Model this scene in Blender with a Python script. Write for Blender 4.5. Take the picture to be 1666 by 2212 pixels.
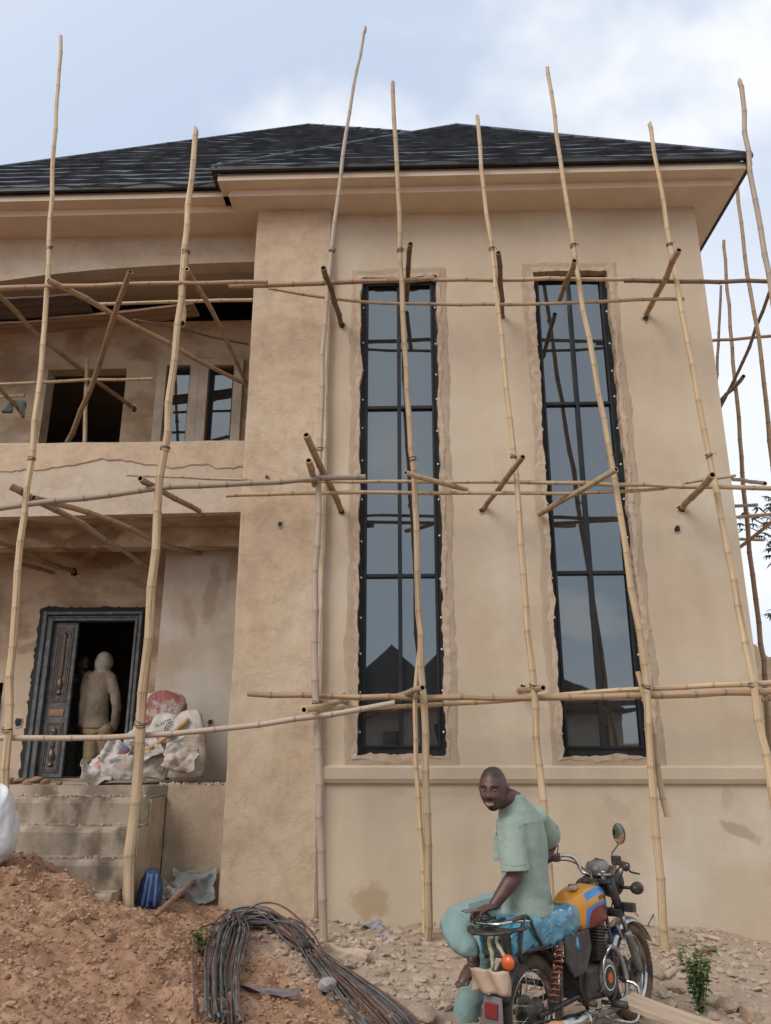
import bpy, bmesh, math, random
import numpy as np
from math import radians, sin, cos, pi, sqrt, atan2, tan
from mathutils import Vector, Matrix, Euler, Quaternion
for o in list(bpy.data.objects): bpy.data.objects.remove(o)
S = bpy.context.scene
COL = S.collection
random.seed(7); RNG = np.random.default_rng(7)
V = Vector

# ---------------------------------------------------------------- camera
CAM = V((0, -8.13, 1.7)); PITCH = radians(16.6); YAW = radians(1.9)
cd = bpy.data.cameras.new('camera'); cam = bpy.data.objects.new('camera', cd); COL.objects.link(cam)
cam.location = CAM; cam.rotation_euler = (pi/2 + PITCH, 0, YAW)
cd.sensor_fit = 'VERTICAL'; cd.sensor_height = 36; cd.lens = 36*1664/2212
cd.clip_start = .05; cd.clip_end = 3000
S.camera = cam
_f = V((-sin(YAW)*cos(PITCH), cos(YAW)*cos(PITCH), sin(PITCH))); _r = V((cos(YAW), sin(YAW), 0)); _u = _r.cross(_f)
def ray(x, y): return _f + _r*((x-833)/1664) + _u*((1106-y)/1664)
def P(x, y, Y):                       # surveyed point: sight line met with the vertical plane at depth Y
    d = ray(x, y); return CAM + d*((Y-CAM.y)/d.y)
def PD(x, y, D): return CAM + ray(x, y)*D

# ---------------------------------------------------------------- sky, sun, exposure
SUN_AZ = radians(-138); SUN_EL = radians(40)     # azimuth clockwise from +Y
w = bpy.data.worlds.new('World'); S.world = w; w.use_nodes = True
nt = w.node_tree; nt.nodes.clear()
def N(t, ty, **k):
    n = t.nodes.new(ty)
    for a, b in k.items():
        if a.startswith('i_'): n.inputs[a[2:].replace('_', ' ')].default_value = b
        else: setattr(n, a, b)
    return n
out = N(nt, 'ShaderNodeOutputWorld'); bg = N(nt, 'ShaderNodeBackground'); bg.inputs[1].default_value = .1
sky = N(nt, 'ShaderNodeTexSky', sky_type='NISHITA', sun_disc=False, sun_elevation=SUN_EL, sun_rotation=SUN_AZ, dust_density=1.0, air_density=1.0, ozone_density=2.0)
tc = N(nt, 'ShaderNodeTexCoord')
sep = N(nt, 'ShaderNodeSeparateXYZ'); nt.links.new(tc.outputs['Generated'], sep.inputs[0])
def M(op, a, b=None, c=None, t=nt, clamp=False):
    n = t.nodes.new('ShaderNodeMath'); n.operation = op; n.use_clamp = clamp
    for i, q in enumerate((a, b, c)):
        if q is None: continue
        if isinstance(q, (int, float)): n.inputs[i].default_value = q
        else: t.links.new(q, n.inputs[i])
    return n.outputs[0]
zz = M('ADD', M('MAXIMUM', sep.outputs[2], 0.0), .28)
cx = M('DIVIDE', sep.outputs[0], zz); cy = M('DIVIDE', sep.outputs[1], zz)
cmb = N(nt, 'ShaderNodeCombineXYZ'); nt.links.new(cx, cmb.inputs[0]); nt.links.new(cy, cmb.inputs[1])
def cloud_noise(scale, det, loc, lo, hi, a_, b_, dist=.2):
    n = N(nt, 'ShaderNodeTexNoise', i_Scale=scale, i_Detail=det, i_Roughness=.56); n.inputs['Distortion'].default_value = dist
    mp_ = N(nt, 'ShaderNodeMapping'); mp_.inputs['Location'].default_value = loc; nt.links.new(cmb.outputs[0], mp_.inputs[0]); nt.links.new(mp_.outputs[0], n.inputs['Vector'])
    r = N(nt, 'ShaderNodeMapRange'); r.interpolation_type = 'SMOOTHSTEP'; nt.links.new(n.outputs[0], r.inputs[0])
    for q, val in enumerate((lo, hi, a_, b_)): r.inputs[q+1].default_value = val
    return mp_, r.outputs[0]
def over(fac, base, col):
    m = N(nt, 'ShaderNodeMix', data_type='RGBA'); nt.links.new(base, m.inputs[6]); m.inputs[7].default_value = (*col, 1)
    if isinstance(fac, float): m.inputs[0].default_value = fac
    else: nt.links.new(fac, m.inputs[0])
    return m.outputs[2]
haze_ = over(.8, sky.outputs[0], (5.0, 5.8, 7.1))                       # milky humid air
mp2, bank = cloud_noise(.42, 2.0, (22.22, 23.93, 0), .33, .62, 0.0, .92)      # broad white cloud bank
mp3, grey = cloud_noise(.9, 3.0, (19.42, 0.66, 0), .50, .74, 0.0, .5)       # grey undersides inside the bank
mp, puff = cloud_noise(1.6, 5.0, (15.59, 8.2, 0), .53, .66, 0.0, .9)      # small puffs
c_ = over(bank, haze_, (7.0, 7.2, 7.55)); c_ = over(grey, c_, (5.6, 6.0, 6.7)); c_ = over(puff, c_, (7.4, 7.5, 7.7))
class _o: outputs = {2: c_}
cl = _o
nt.links.new(cl.outputs[2], bg.inputs[0]); nt.links.new(bg.outputs[0], out.inputs[0])
sl = bpy.data.lights.new('sun', 'SUN'); sl.energy = 1.5; sl.angle = radians(32); sl.color = (1, .95, .88)
so = bpy.data.objects.new('sun', sl); COL.objects.link(so)
sd = V((sin(SUN_AZ)*cos(SUN_EL), cos(SUN_AZ)*cos(SUN_EL), sin(SUN_EL)))
so.rotation_euler = sd.to_track_quat('Z', 'Y').to_euler()
S.view_settings.view_transform = 'Standard'; S.view_settings.look = 'None'; S.view_settings.gamma = 1; S.view_settings.exposure = .48
S.render.engine = "CYCLES"; S.cycles.use_adaptive_sampling = True; S.cycles.adaptive_threshold = .025; S.cycles.max_bounces = 6; S.cycles.diffuse_bounces = 3; S.cycles.glossy_bounces = 3; S.cycles.transmission_bounces = 3

# ---------------------------------------------------------------- mesh helpers
def basis(d):
    d = d.normalized(); a = V((0, 0, 1)) if abs(d.z) < .9 else V((1, 0, 0))
    x = a.cross(d).normalized(); return x, d.cross(x)
class MB:
    def __init__(s): s.v = []; s.f = []; s.m = []; s.at = {}
    def add(s, vs, fs, m=0):
        o = len(s.v); s.v += [tuple(p) for p in vs]; s.f += [tuple(i+o for i in f) for f in fs]; s.m += [m]*len(fs); return s
    def box(s, a, b, m=0, M_=None):
        (x0, y0, z0), (x1, y1, z1) = a, b
        vs = [V(p) for p in ((x0,y0,z0),(x1,y0,z0),(x1,y1,z0),(x0,y1,z0),(x0,y0,z1),(x1,y0,z1),(x1,y1,z1),(x0,y1,z1))]
        if M_ is not None: vs = [M_ @ p for p in vs]
        return s.add(vs, [(0,3,2,1),(4,5,6,7),(0,1,5,4),(1,2,6,5),(2,3,7,6),(3,0,4,7)], m)
    def cbox(s, c, d, rot=None, m=0):
        M_ = Matrix.Translation(c) @ (rot.to_4x4() if rot is not None else Matrix())
        return s.box([-q/2 for q in d], [q/2 for q in d], m, M_)
    def tube(s, pts, rad, n=10, m=0, cap=True, flat=1.0):
        pts = [V(p) for p in pts]; k = len(pts)
        if not hasattr(rad, '__len__'): rad = [rad]*k
        x, y = basis(pts[1]-pts[0]); rings = []
        for i in range(k):
            d = (pts[min(i+1, k-1)]-pts[max(i-1, 0)]).normalized()
            x = (x - d*x.dot(d)).normalized(); y = d.cross(x)
            rings.append([pts[i]+(x*cos(2*pi*j/n)+y*sin(2*pi*j/n)*flat)*rad[i] for j in range(n)])
        return s.loft(rings, m, cap)
    def loft(s, rings, m=0, cap=True, closed=True):
        n = len(rings[0]); vs = [p for r in rings for p in r]; fs = []
        for i in range(len(rings)-1):
            for j in range(n if closed else n-1):
                a = i*n+j; b = i*n+(j+1) % n; fs.append((a, b, b+n, a+n))
        if cap and closed: fs.append(tuple(range(n-1, -1, -1))); fs.append(tuple((len(rings)-1)*n+j for j in range(n)))
        return s.add(vs, fs, m)
    def lathe(s, prof, c=(0,0,0), ax=(0,0,1), n=20, m=0):     # prof: (radius, height)
        c = V(c); ax = V(ax).normalized(); x, y = basis(ax)
        return s.loft([[c+ax*h+(x*cos(2*pi*j/n)+y*sin(2*pi*j/n))*max(r, 1e-4) for j in range(n)] for r, h in prof], m, True)
    def torus(s, c, ax, R, r, n=32, k=10, m=0, a0=0, a1=2*pi, sx=1.0):
        c = V(c); ax = V(ax).normalized(); x, y = basis(ax); full = abs(a1-a0-2*pi) < 1e-4; rings = []
        for i in range(n if full else n+1):
            a = a0+(a1-a0)*i/n; d = x*cos(a)+y*sin(a)
            rings.append([c+d*(R+r*cos(2*pi*j/k))+ax*(r*sx*sin(2*pi*j/k)) for j in range(k)])
        if full: rings.append(rings[0])
        return s.loft(rings, m, not full)
    def prism(s, poly, d, m=0):                                 # poly: 3d loop, extruded by d
        n = len(poly); d = V(d); vs = [V(p) for p in poly]+[V(p)+d for p in poly]
        fs = [tuple(range(n-1, -1, -1)), tuple(range(n, 2*n))]+[(i, (i+1) % n, (i+1) % n+n, i+n) for i in range(n)]
        return s.add(vs, fs, m)
    def mesh(s, name, smooth=False):
        me = bpy.data.meshes.new(name); me.from_pydata(s.v, [], s.f); me.update()
        if any(s.m): me.polygons.foreach_set('material_index', s.m)
        for k, (dom, vals) in s.at.items():
            a = me.attributes.new(k, 'FLOAT', dom); a.data.foreach_set('value', vals)
        bm = bmesh.new(); bm.from_mesh(me); bmesh.ops.recalc_face_normals(bm, faces=bm.faces); bm.to_mesh(me); bm.free()
        if smooth: me.polygons.foreach_set('use_smooth', [True]*len(me.polygons))
        return me
    def build(s, name, mats, parent=None, smooth=False, bevel=0, auto=False):
        me = s.mesh(name, smooth or auto)
        for m in (mats if isinstance(mats, (list, tuple)) else [mats]): me.materials.append(m)
        o = link(name, me, parent)
        if bevel:
            b = o.modifiers.new('bevel', 'BEVEL'); b.width = bevel; b.segments = 2; b.limit_method = 'ANGLE'
        if auto:
            bpy.context.view_layer.update(); me.set_sharp_from_angle(angle=radians(40))
        return o
def link(name, me, parent=None):
    o = bpy.data.objects.new(name, me); COL.objects.link(o)
    if parent is not None: o.parent = parent
    return o
def tag(o, label=None, cat=None, group=None, kind=None):
    for k, q in (('label', label), ('category', cat), ('group', group), ('kind', kind)):
        if q: o[k] = q
    return o
def empty(name, loc=(0,0,0), label=None, cat=None, group=None):
    o = bpy.data.objects.new(name, None); COL.objects.link(o); o.location = loc; o.empty_display_size = .2
    return tag(o, label, cat, group)
def spline(pts, step):                                         # Catmull-Rom, resampled
    pts = [V(p) for p in pts]
    if len(pts) == 2: pts = [pts[0], (pts[0]+pts[1])/2, pts[1]]
    q = [pts[0]*2-pts[1]]+pts+[pts[-1]*2-pts[-2]]; o = []
    for i in range(1, len(q)-2):
        a, b, c, d = q[i-1:i+3]; n = max(2, int((c-b).length/step))
        for k in range(n):
            t = k/n; o.append(.5*((2*b)+(c-a)*t+(2*a-5*b+4*c-d)*t*t+(3*b-a-3*c+d)*t**3))
    return o+[pts[-1]]

# ---------------------------------------------------------------- numpy noise
def vnoise(x, y, seed=0):
    xi = np.floor(x).astype(np.int64); yi = np.floor(y).astype(np.int64); fx = x-xi; fy = y-yi
    fx = fx*fx*(3-2*fx); fy = fy*fy*(3-2*fy)
    def h(a, b):
        n = (a*374761393+b*668265263+seed*982451653) & 0xffffffff; n = ((n ^ (n >> 13))*1274126177) & 0xffffffff
        return ((n ^ (n >> 16)) & 0xffff)/65535.0
    return (h(xi, yi)*(1-fx)+h(xi+1, yi)*fx)*(1-fy)+(h(xi, yi+1)*(1-fx)+h(xi+1, yi+1)*fx)*fy
def fbm(x, y, sc, oct=4, seed=0, rough=.5):
    t = 0; a = 1; s = 0
    for i in range(oct): t = t+a*(vnoise(x*sc, y*sc, seed+i)-.5); s += a; a *= rough; sc *= 2.03
    return t/s*2

# ---------------------------------------------------------------- materials
def mat(name, c1, c2=None, scale=3.0, rough=.8, metal=0.0, bump=0.0, bscale=40.0, detail=4.0, lo=.35, hi=.65, c3=None, scale3=.8, lo3=.5, hi3=.62, coat=0.0, stretch=(1,1,1), spec=.5, coord='Object', alpha=1.0, rvar=0.0, bdetail=3.0, bdist=.01):
    m = bpy.data.materials.new(name); m.use_nodes = True; t = m.node_tree; b = t.nodes['Principled BSDF']
    b.inputs['Roughness'].default_value = rough; b.inputs['Metallic'].default_value = metal; b.inputs['Specular IOR Level'].default_value = spec
    b.inputs['Coat Weight'].default_value = coat; b.inputs['Coat Roughness'].default_value = .08; b.inputs['Alpha'].default_value = alpha
    b.inputs['Base Color'].default_value = (*c1, 1)
    tcn = t.nodes.new('ShaderNodeTexCoord'); mpn = t.nodes.new('ShaderNodeMapping'); mpn.inputs['Scale'].default_value = stretch
    t.links.new(tcn.outputs[coord], mpn.inputs[0]); vec = mpn.outputs[0]
    def noise(sc, det, r=.55):
        n = t.nodes.new('ShaderNodeTexNoise'); n.inputs['Scale'].default_value = sc; n.inputs['Detail'].default_value = det; n.inputs['Roughness'].default_value = r; t.links.new(vec, n.inputs['Vector']); return n.outputs[0]
    def rng(x, a, c, lo_=0.0, hi_=1.0):
        r = t.nodes.new('ShaderNodeMapRange'); r.interpolation_type = 'SMOOTHSTEP'; t.links.new(x, r.inputs[0])
        for i, q in enumerate((a, c, lo_, hi_)): r.inputs[i+1].default_value = q
        return r.outputs[0]
    col = None
    if c2 is not None:
        mx = t.nodes.new('ShaderNodeMix'); mx.data_type = 'RGBA'; t.links.new(rng(noise(scale, detail), lo, hi), mx.inputs[0])
        mx.inputs[6].default_value = (*c1, 1); mx.inputs[7].default_value = (*c2, 1); col = mx.outputs[2]
        if c3 is not None:
            m3 = t.nodes.new('ShaderNodeMix'); m3.data_type = 'RGBA'; t.links.new(rng(noise(scale3, 5.0, .6), lo3, hi3), m3.inputs[0])
            t.links.new(col, m3.inputs[6]); m3.inputs[7].default_value = (*c3, 1); col = m3.outputs[2]
        t.links.new(col, b.inputs['Base Color'])
    if rvar: t.links.new(rng(noise(scale*2.3, 4.0), .3, .7, max(0, rough-rvar), min(1, rough+rvar)), b.inputs['Roughness'])
    if bump:
        bn = t.nodes.new('ShaderNodeBump'); bn.inputs['Strength'].default_value = bump; bn.inputs['Distance'].default_value = bdist
        t.links.new(noise(bscale, bdetail, .6), bn.inputs['Height']); t.links.new(bn.outputs[0], b.inputs['Normal'])
    m['bsdf'] = b.name
    return m
def attr_mix(m, attr, ca, cb, target='Base Color'):            # colour by a per-vertex value that belongs to the thing
    t = m.node_tree; b = t.nodes['Principled BSDF']; a = t.nodes.new('ShaderNodeAttribute'); a.attribute_name = attr
    mx = t.nodes.new('ShaderNodeMix'); mx.data_type = 'RGBA'; t.links.new(a.outputs['Fac'], mx.inputs[0])
    for k, c in ((6, ca), (7, cb)):
        if isinstance(c, tuple): mx.inputs[k].default_value = (*c, 1)
        else: t.links.new(c, mx.inputs[k])
    t.links.new(mx.outputs[2], b.inputs[target]); return mx.outputs[2]
MT = {}
def plaster(name, base, dark, light, bump=.25, bs=90, scale=1.3, patch=None, crack=0.0, lo=.36, hi=.72, stretch=(1, 1, 1)):
    m = mat(name, base, dark, scale=scale, rough=.93, bump=0, lo=lo, hi=hi, stretch=stretch, c3=light, scale3=.65, lo3=.5, hi3=.72, spec=.2)
    t = m.node_tree; b = t.nodes['Principled BSDF']; tcn = [n for n in t.nodes if n.type == 'TEX_COORD'][0]
    L = t.links.new
    nf = t.nodes.new('ShaderNodeTexNoise'); nf.inputs['Scale'].default_value = bs; nf.inputs['Detail'].default_value = 2; L(tcn.outputs['Object'], nf.inputs['Vector'])
    nm = t.nodes.new('ShaderNodeTexNoise'); nm.inputs['Scale'].default_value = 7; nm.inputs['Detail'].default_value = 4; nm.inputs['Roughness'].default_value = .65; L(tcn.outputs['Object'], nm.inputs['Vector'])
    h = M('ADD', M('MULTIPLY', nf.outputs[0], .25, t=t), M('MULTIPLY', nm.outputs[0], .6, t=t), t=t)
    if crack:
        nv = t.nodes.new('ShaderNodeTexNoise'); nv.inputs['Scale'].default_value = 3.2; nv.inputs['Detail'].default_value = 5; nv.inputs['Roughness'].default_value = .68; nv.inputs['Distortion'].default_value = .6; L(tcn.outputs['Object'], nv.inputs['Vector'])
        st = M('SMOOTH_MIN', M('MULTIPLY', M('ABSOLUTE', M('SUBTRACT', nv.outputs[0], .52, t=t), t=t), 22.0, t=t), 1.0, .3, t=t)
        pl = M('GREATER_THAN', nv.outputs[0], .52, t=t)
        h = M('ADD', h, M('ADD', M('MULTIPLY', st, .25*crack, t=t), M('MULTIPLY', pl, .5*crack, t=t), t=t), t=t)
        mx = t.nodes.new('ShaderNodeMix'); mx.data_type = 'RGBA'; mx.blend_type = 'MULTIPLY'; src = b.inputs['Base Color'].links[0].from_socket
        inv = M('MULTIPLY', M('SUBTRACT', 1.0, st, t=t), .35*crack, t=t); L(inv, mx.inputs[0]); L(src, mx.inputs[6]); mx.inputs[7].default_value = (.45, .38, .32, 1); L(mx.outputs[2], b.inputs['Base Color'])
    mp_ = t.nodes.new('ShaderNodeMapping'); mp_.inputs['Scale'].default_value = (5, 5, .7); L(tcn.outputs['Object'], mp_.inputs[0])
    ns_ = t.nodes.new('ShaderNodeTexNoise'); ns_.inputs['Scale'].default_value = 1; ns_.inputs['Detail'].default_value = 3; L(mp_.outputs[0], ns_.inputs['Vector'])
    hs = t.nodes.new('ShaderNodeHueSaturation'); L(b.inputs['Base Color'].links[0].from_socket, hs.inputs['Color']); L(hs.outputs[0], b.inputs['Base Color'])
    L(M('ADD', .80, M('ADD', M('MULTIPLY', ns_.outputs[0], .18, t=t), M('ADD', M('MULTIPLY', nf.outputs[0], .10, t=t), M('MULTIPLY', nm.outputs[0], .14, t=t), t=t), t=t), t=t), hs.inputs['Value'])
    bn = t.nodes.new('ShaderNodeBump'); bn.inputs['Strength'].default_value = bump; bn.inputs['Distance'].default_value = .02; L(h, bn.inputs['Height']); L(bn.outputs[0], b.inputs['Normal'])
    return m
MT['wall'] = plaster('wall_plaster', (.54, .44, .325), (.475, .375, .27), (.57, .495, .395), bump=.32, scale=.9)
MT['pilaster'] = plaster('pilaster_plaster', (.54, .41, .285), (.455, .335, .23), (.57, .465, .345), bump=.8, scale=5.0, crack=.22)
MT['parapet'] = plaster('parapet_plaster', (.53, .435, .335), (.47, .375, .28), (.56, .47, .37), bump=.5, scale=2.2, crack=.4)
MT['porch'] = plaster('porch_plaster', (.51, .385, .27), (.32, .215, .135), (.53, .45, .36), bump=.25, scale=2.2, lo=.42, hi=.66, stretch=(.7, 1, 1.1))
MT['porch_grey'] = plaster('grey_plaster', (.47, .41, .34), (.39, .31, .23), (.49, .44, .38), bump=.2, scale=1.9)
MT['patch'] = plaster('fresh_plaster', (.42, .325, .235), (.375, .285, .205), (.46, .365, .27), bump=.6, scale=5)
MT['crumb'] = plaster('crumbled_plaster', (.50, .39, .29), (.40, .29, .20), (.55, .46, .37), bump=.9, bs=60, scale=12)
MT['plinth'] = plaster('plinth_plaster', (.42, .325, .23), (.31, .23, .155), (.46, .37, .28), bump=.45, scale=2.4, crack=.4)
MT['step'] = plaster('step_concrete', (.35, .28, .205), (.12, .095, .07), (.42, .34, .26), bump=.7, scale=3.4, lo=.40, hi=.60, stretch=(1, 1, .55))
MT['fascia'] = mat('fascia_paint', (.66, .55, .43), (.61, .50, .385), scale=2.5, rough=.85, bump=.1, bscale=60, spec=.25)
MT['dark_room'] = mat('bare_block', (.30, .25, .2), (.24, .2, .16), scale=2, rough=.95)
MT['roof'] = mat('stone_coated_tile', (.105, .119, .138), (.055, .064, .076), scale=6, rough=.8, bump=.5, bscale=130, spec=.25, stretch=(.6, 2, 2))
MT['trim'] = mat('roof_trim', (.02, .023, .028), (.035, .037, .04), scale=6, rough=.6)
MT['alu'] = mat('black_aluminium', (.012, .013, .015), (.02, .021, .024), scale=5, rough=.5, spec=.3)
MT['shade_and_rag'] = mat('black_shade_and_rag', (.006, .006, .007), (.02, .018, .016), scale=30, rough=.7, bump=.6, bscale=50)  # black for the painted shade of gap and holes, also the rag
MT['screw'] = mat('screw_head', (.8, .8, .8), rough=.35, metal=.4)
MT['glass'] = mat('reflective_tinted_glass', (.19, .207, .212), rough=.015, metal=.92)
MT['white_frame'] = mat('cream_frame', (.50, .42, .33), (.42, .34, .26), scale=6, rough=.7, bump=.1)
MT['steel_door'] = mat('grey_steel_door', (.125, .13, .128), (.07, .074, .074), scale=12, rough=.5, metal=.2, bump=.2, bscale=30, rvar=.15)
MT['copper'] = mat('bronze_ornament', (.18, .125, .095), (.09, .07, .058), scale=25, rough=.4, metal=.6)
def stain(m, c, rad, ang, col, amt=.8, seed=0.0):             # an old stain with its own outline in the plaster
    t = m.node_tree; L = t.links.new; b = t.nodes['Principled BSDF']; src = b.inputs['Base Color'].links[0].from_socket
    tcn = [n for n in t.nodes if n.type == 'TEX_COORD'][0]; mpn = N(t, 'ShaderNodeMapping', vector_type='TEXTURE'); L(tcn.outputs['Object'], mpn.inputs[0])
    mpn.inputs['Location'].default_value = c; mpn.inputs['Rotation'].default_value = (0, ang, 0); mpn.inputs['Scale'].default_value = (rad[0], 1.0, rad[1])
    sp_ = N(t, 'ShaderNodeSeparateXYZ'); L(mpn.outputs[0], sp_.inputs[0]); cb = N(t, 'ShaderNodeCombineXYZ'); L(sp_.outputs[0], cb.inputs[0]); L(sp_.outputs[2], cb.inputs[1])
    ln = N(t, 'ShaderNodeVectorMath', operation='LENGTH'); L(cb.outputs[0], ln.inputs[0]); nz = N(t, 'ShaderNodeTexNoise', i_Scale=7.0, i_Detail=4.0); L(tcn.outputs['Object'], nz.inputs['Vector'])
    r = N(t, 'ShaderNodeMapRange', interpolation_type='SMOOTHSTEP'); L(M('ADD', ln.outputs['Value'], M('MULTIPLY', M('SUBTRACT', nz.outputs[0], .5, t=t), 1.6, t=t), t=t), r.inputs[0])
    for i, q in enumerate((.55, 1.05, amt, 0.0)): r.inputs[i+1].default_value = q
    mx = N(t, 'ShaderNodeMix', data_type='RGBA'); L(r.outputs[0], mx.inputs[0]); L(src, mx.inputs[6]); mx.inputs[7].default_value = (*col, 1); L(mx.outputs[2], b.inputs['Base Color'])
MT['wire'] = mat('binding_wire', (.03, .022, .018), rough=.7)
# ================================================================ HOUSE
house = empty('house', (0, 0, 0), 'two storey tan plastered house with dark tiled roof and two tall windows', 'house')
def wall(name, x0, x1, z0, z1, Y, holes, m, thick=.22, seg=.45, depth=None):
    xs = sorted({x0, x1, *[q for h in holes for q in h[:2]]}); zs = sorted({z0, z1, *[q for h in holes for q in h[2:4]]})
    mb = MB()
    inh = lambda a, b: any(h[0]-1e-6 < a < h[1]+1e-6 and h[2]-1e-6 < b < h[3]+1e-6 for h in holes)
    for i in range(len(xs)-1):
        for j in range(len(zs)-1):
            if inh((xs[i]+xs[i+1])/2, (zs[j]+zs[j+1])/2): continue
            a, b, c, d = xs[i], xs[i+1], zs[j], zs[j+1]
            mb.add([(a, Y, c), (b, Y, c), (b, Y, d), (a, Y, d)], [(0, 1, 2, 3)])
            mb.add([(a, Y+thick, c), (b, Y+thick, c), (b, Y+thick, d), (a, Y+thick, d)], [(3, 2, 1, 0)])
    def rim(a, b, c, d):
        for p, q in (((a, c), (b, c)), ((b, c), (b, d)), ((b, d), (a, d)), ((a, d), (a, c))):
            mb.add([(p[0], Y, p[1]), (q[0], Y, q[1]), (q[0], Y+thick, q[1]), (p[0], Y+thick, p[1])], [(0, 1, 2, 3)])
    rim(x0, x1, z0, z1)
    for h in holes: rim(*h[:4])
    return mb.build(name, m, house)
W1 = (-.57, .355, 1.56, 7.10); W2 = (1.495, 2.405, 1.55, 7.13)
wall('front_wall', -.93, 3.53, 1.36, 8.0, 0, [W1, W2], MT['wall'])
MB().box((-.93, .012, -.6), (3.515, .25, 1.30)).build('base_wall', MT['wall'], house)
MB().prism([(-.93, .0, 1.36), (-.93, -.05, 1.345), (-.93, -.055, 1.45), (-.93, -.0, 1.475)], (4.50, 0, 0)).build('moulding', MT['wall'], house)
MB().prism([(-.93, -.005, 1.30), (-.93, -.03, 1.305), (-.93, -.052, 1.343), (-.93, .2, 1.343), (-.93, .2, 1.30)], (4.49, 0, 0)).build('moulding_base', MT['wall'], house)
MB().box((3.31, .24, -.6), (3.525, 10, 8.0)).build('side_wall', MT['wall'], house)
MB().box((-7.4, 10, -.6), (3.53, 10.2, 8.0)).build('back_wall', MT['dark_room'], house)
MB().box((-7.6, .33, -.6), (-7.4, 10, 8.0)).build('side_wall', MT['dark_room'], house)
# pilaster with slightly worn, uneven edges
def rough_column(x0, x1, y0, y1, z0, z1, seed):
    mb = MB(); rings = []; n = 70
    for i in range(n+1):
        z = z0+(z1-z0)*i/n; e = lambda k: float(fbm(np.array([z*2.2+k*9]), np.array([k*3.3]), 1, 4, seed)[0])*.014
        c = .02
        rings.append([(x0+e(1), y1, z), (x0+e(2), y0+c, z), (x0+c+e(3), y0+e(4)*.5, z), ((x0+x1)/2, y0+e(5)*.4, z), (x1-c+e(6), y0+e(7)*.5, z), (x1+e(8), y0+c, z), (x1+e(9)*.5, y1, z)])
    mb.loft(rings); return mb
rough_column(-1.85, -.925, -.12, .34, -.6, 8.0, 3).build('pilaster', MT['pilaster'], house)
# left side: arched beam over the balcony, parapet with peeled plaster, slab
mb = MB(); prof = [(-7.4, 7.1), (-6.2, 7.24), (-5.2, 7.37), (-4.6, 7.45), (-4.0, 7.505), (-3.4, 7.54), (-2.8, 7.565), (-2.3, 7.575), (-1.6, 7.575)]
top = [(x, .33, 8.0) for x, z in prof]; bot = [(x, .33, z) for x, z in prof]
for i in range(len(prof)-1): mb.prism([bot[i], bot[i+1], top[i+1], top[i]], (0, .22, 0))
mb.build('balcony_beam', MT['parapet'], house)
mb = MB(); rngs = []
for i in range(61):
    x = -7.4+(5.8)*i/60; dz = float(fbm(np.array([x*3]), np.array([.3]), 1, 4, 5)[0])*.015; zb = 4.205+.012*(x+5)
    rngs.append([(x, .33, zb), (x, .322, 4.7), (x, .33, 5.125+dz), (x, .47, 5.13+dz), (x, .47, zb)])
mb.loft(rngs).build('parapet', MT['parapet'], house)
# smooth upper skim coat on the parapet: 6 mm thick with a ragged lower edge
mb = MB(); n = 150; xs = np.linspace(-7.3, -1.86, n+1)
lo = 4.84+fbm(xs, xs*0, 1.1, 2, 8)*.12+fbm(xs, xs*0, 5, 4, 11)*.06
vs = []
for i, x in enumerate(xs): vs += [(x, .310, lo[i]+.012), (x, .318, 5.10), (x, .322, lo[i])]
mb.add(vs, [q for i in range(n) for q in ((3*i, 3*i+3, 3*i+4, 3*i+1), (3*i+2, 3*i+5, 3*i+3, 3*i))]).build('skim_coat', MT['pilaster'], house)
MB().box((-7.4, .471, 4.22), (-1.6, 10, 4.42)).build('balcony_slab', MT['porch'], house)
MB().box((-7.4, .9, 3.98), (-1.6, 1.15, 4.219)).build('slab_beam', MT['porch'], house)
# porch back wall, projecting grey wall to its right, porch floor, rooms
DOOR = (-4.80, -3.40, 1.2, 3.36)
wall('porch_wall', -7.4, -3.06, 1.0, 4.219, 1.7, [DOOR, (-5.95, -5.18, 1.55, 2.42)], MT['porch'])
MB().box((-3.06, 1.18, 1.272), (-1.6, 1.45, 4.219)).build('porch_wall', MT['porch_grey'], house)
MB().box((-3.06, 1.451, 1.272), (-2.86, 2.6, 4.219)).build('porch_wall', MT['porch'], house)
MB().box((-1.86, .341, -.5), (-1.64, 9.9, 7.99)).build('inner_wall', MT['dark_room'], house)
MB().box((-7.39, .1, .6), (-1.66, 9.99, 1.27)).build('porch_floor', MT['step'], house)
BD = (-5.16, -4.02, 4.42, 6.81); BW1 = (-3.42, -3.08, 5.05, 6.81); BW2 = (-2.82, -2.46, 5.05, 6.80)
wall('balcony_wall', -7.4, -1.86, 4.421, 7.55, 1.7, [BD, BW1, BW2], MT['porch'])
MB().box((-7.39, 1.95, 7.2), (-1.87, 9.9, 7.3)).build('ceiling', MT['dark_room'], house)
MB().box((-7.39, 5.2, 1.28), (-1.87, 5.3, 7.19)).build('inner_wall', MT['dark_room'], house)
rough_column(-2.5, -1.84, .098, .3, -.3, 1.273, 9).build('plinth', MT['plinth'], house)
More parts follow.
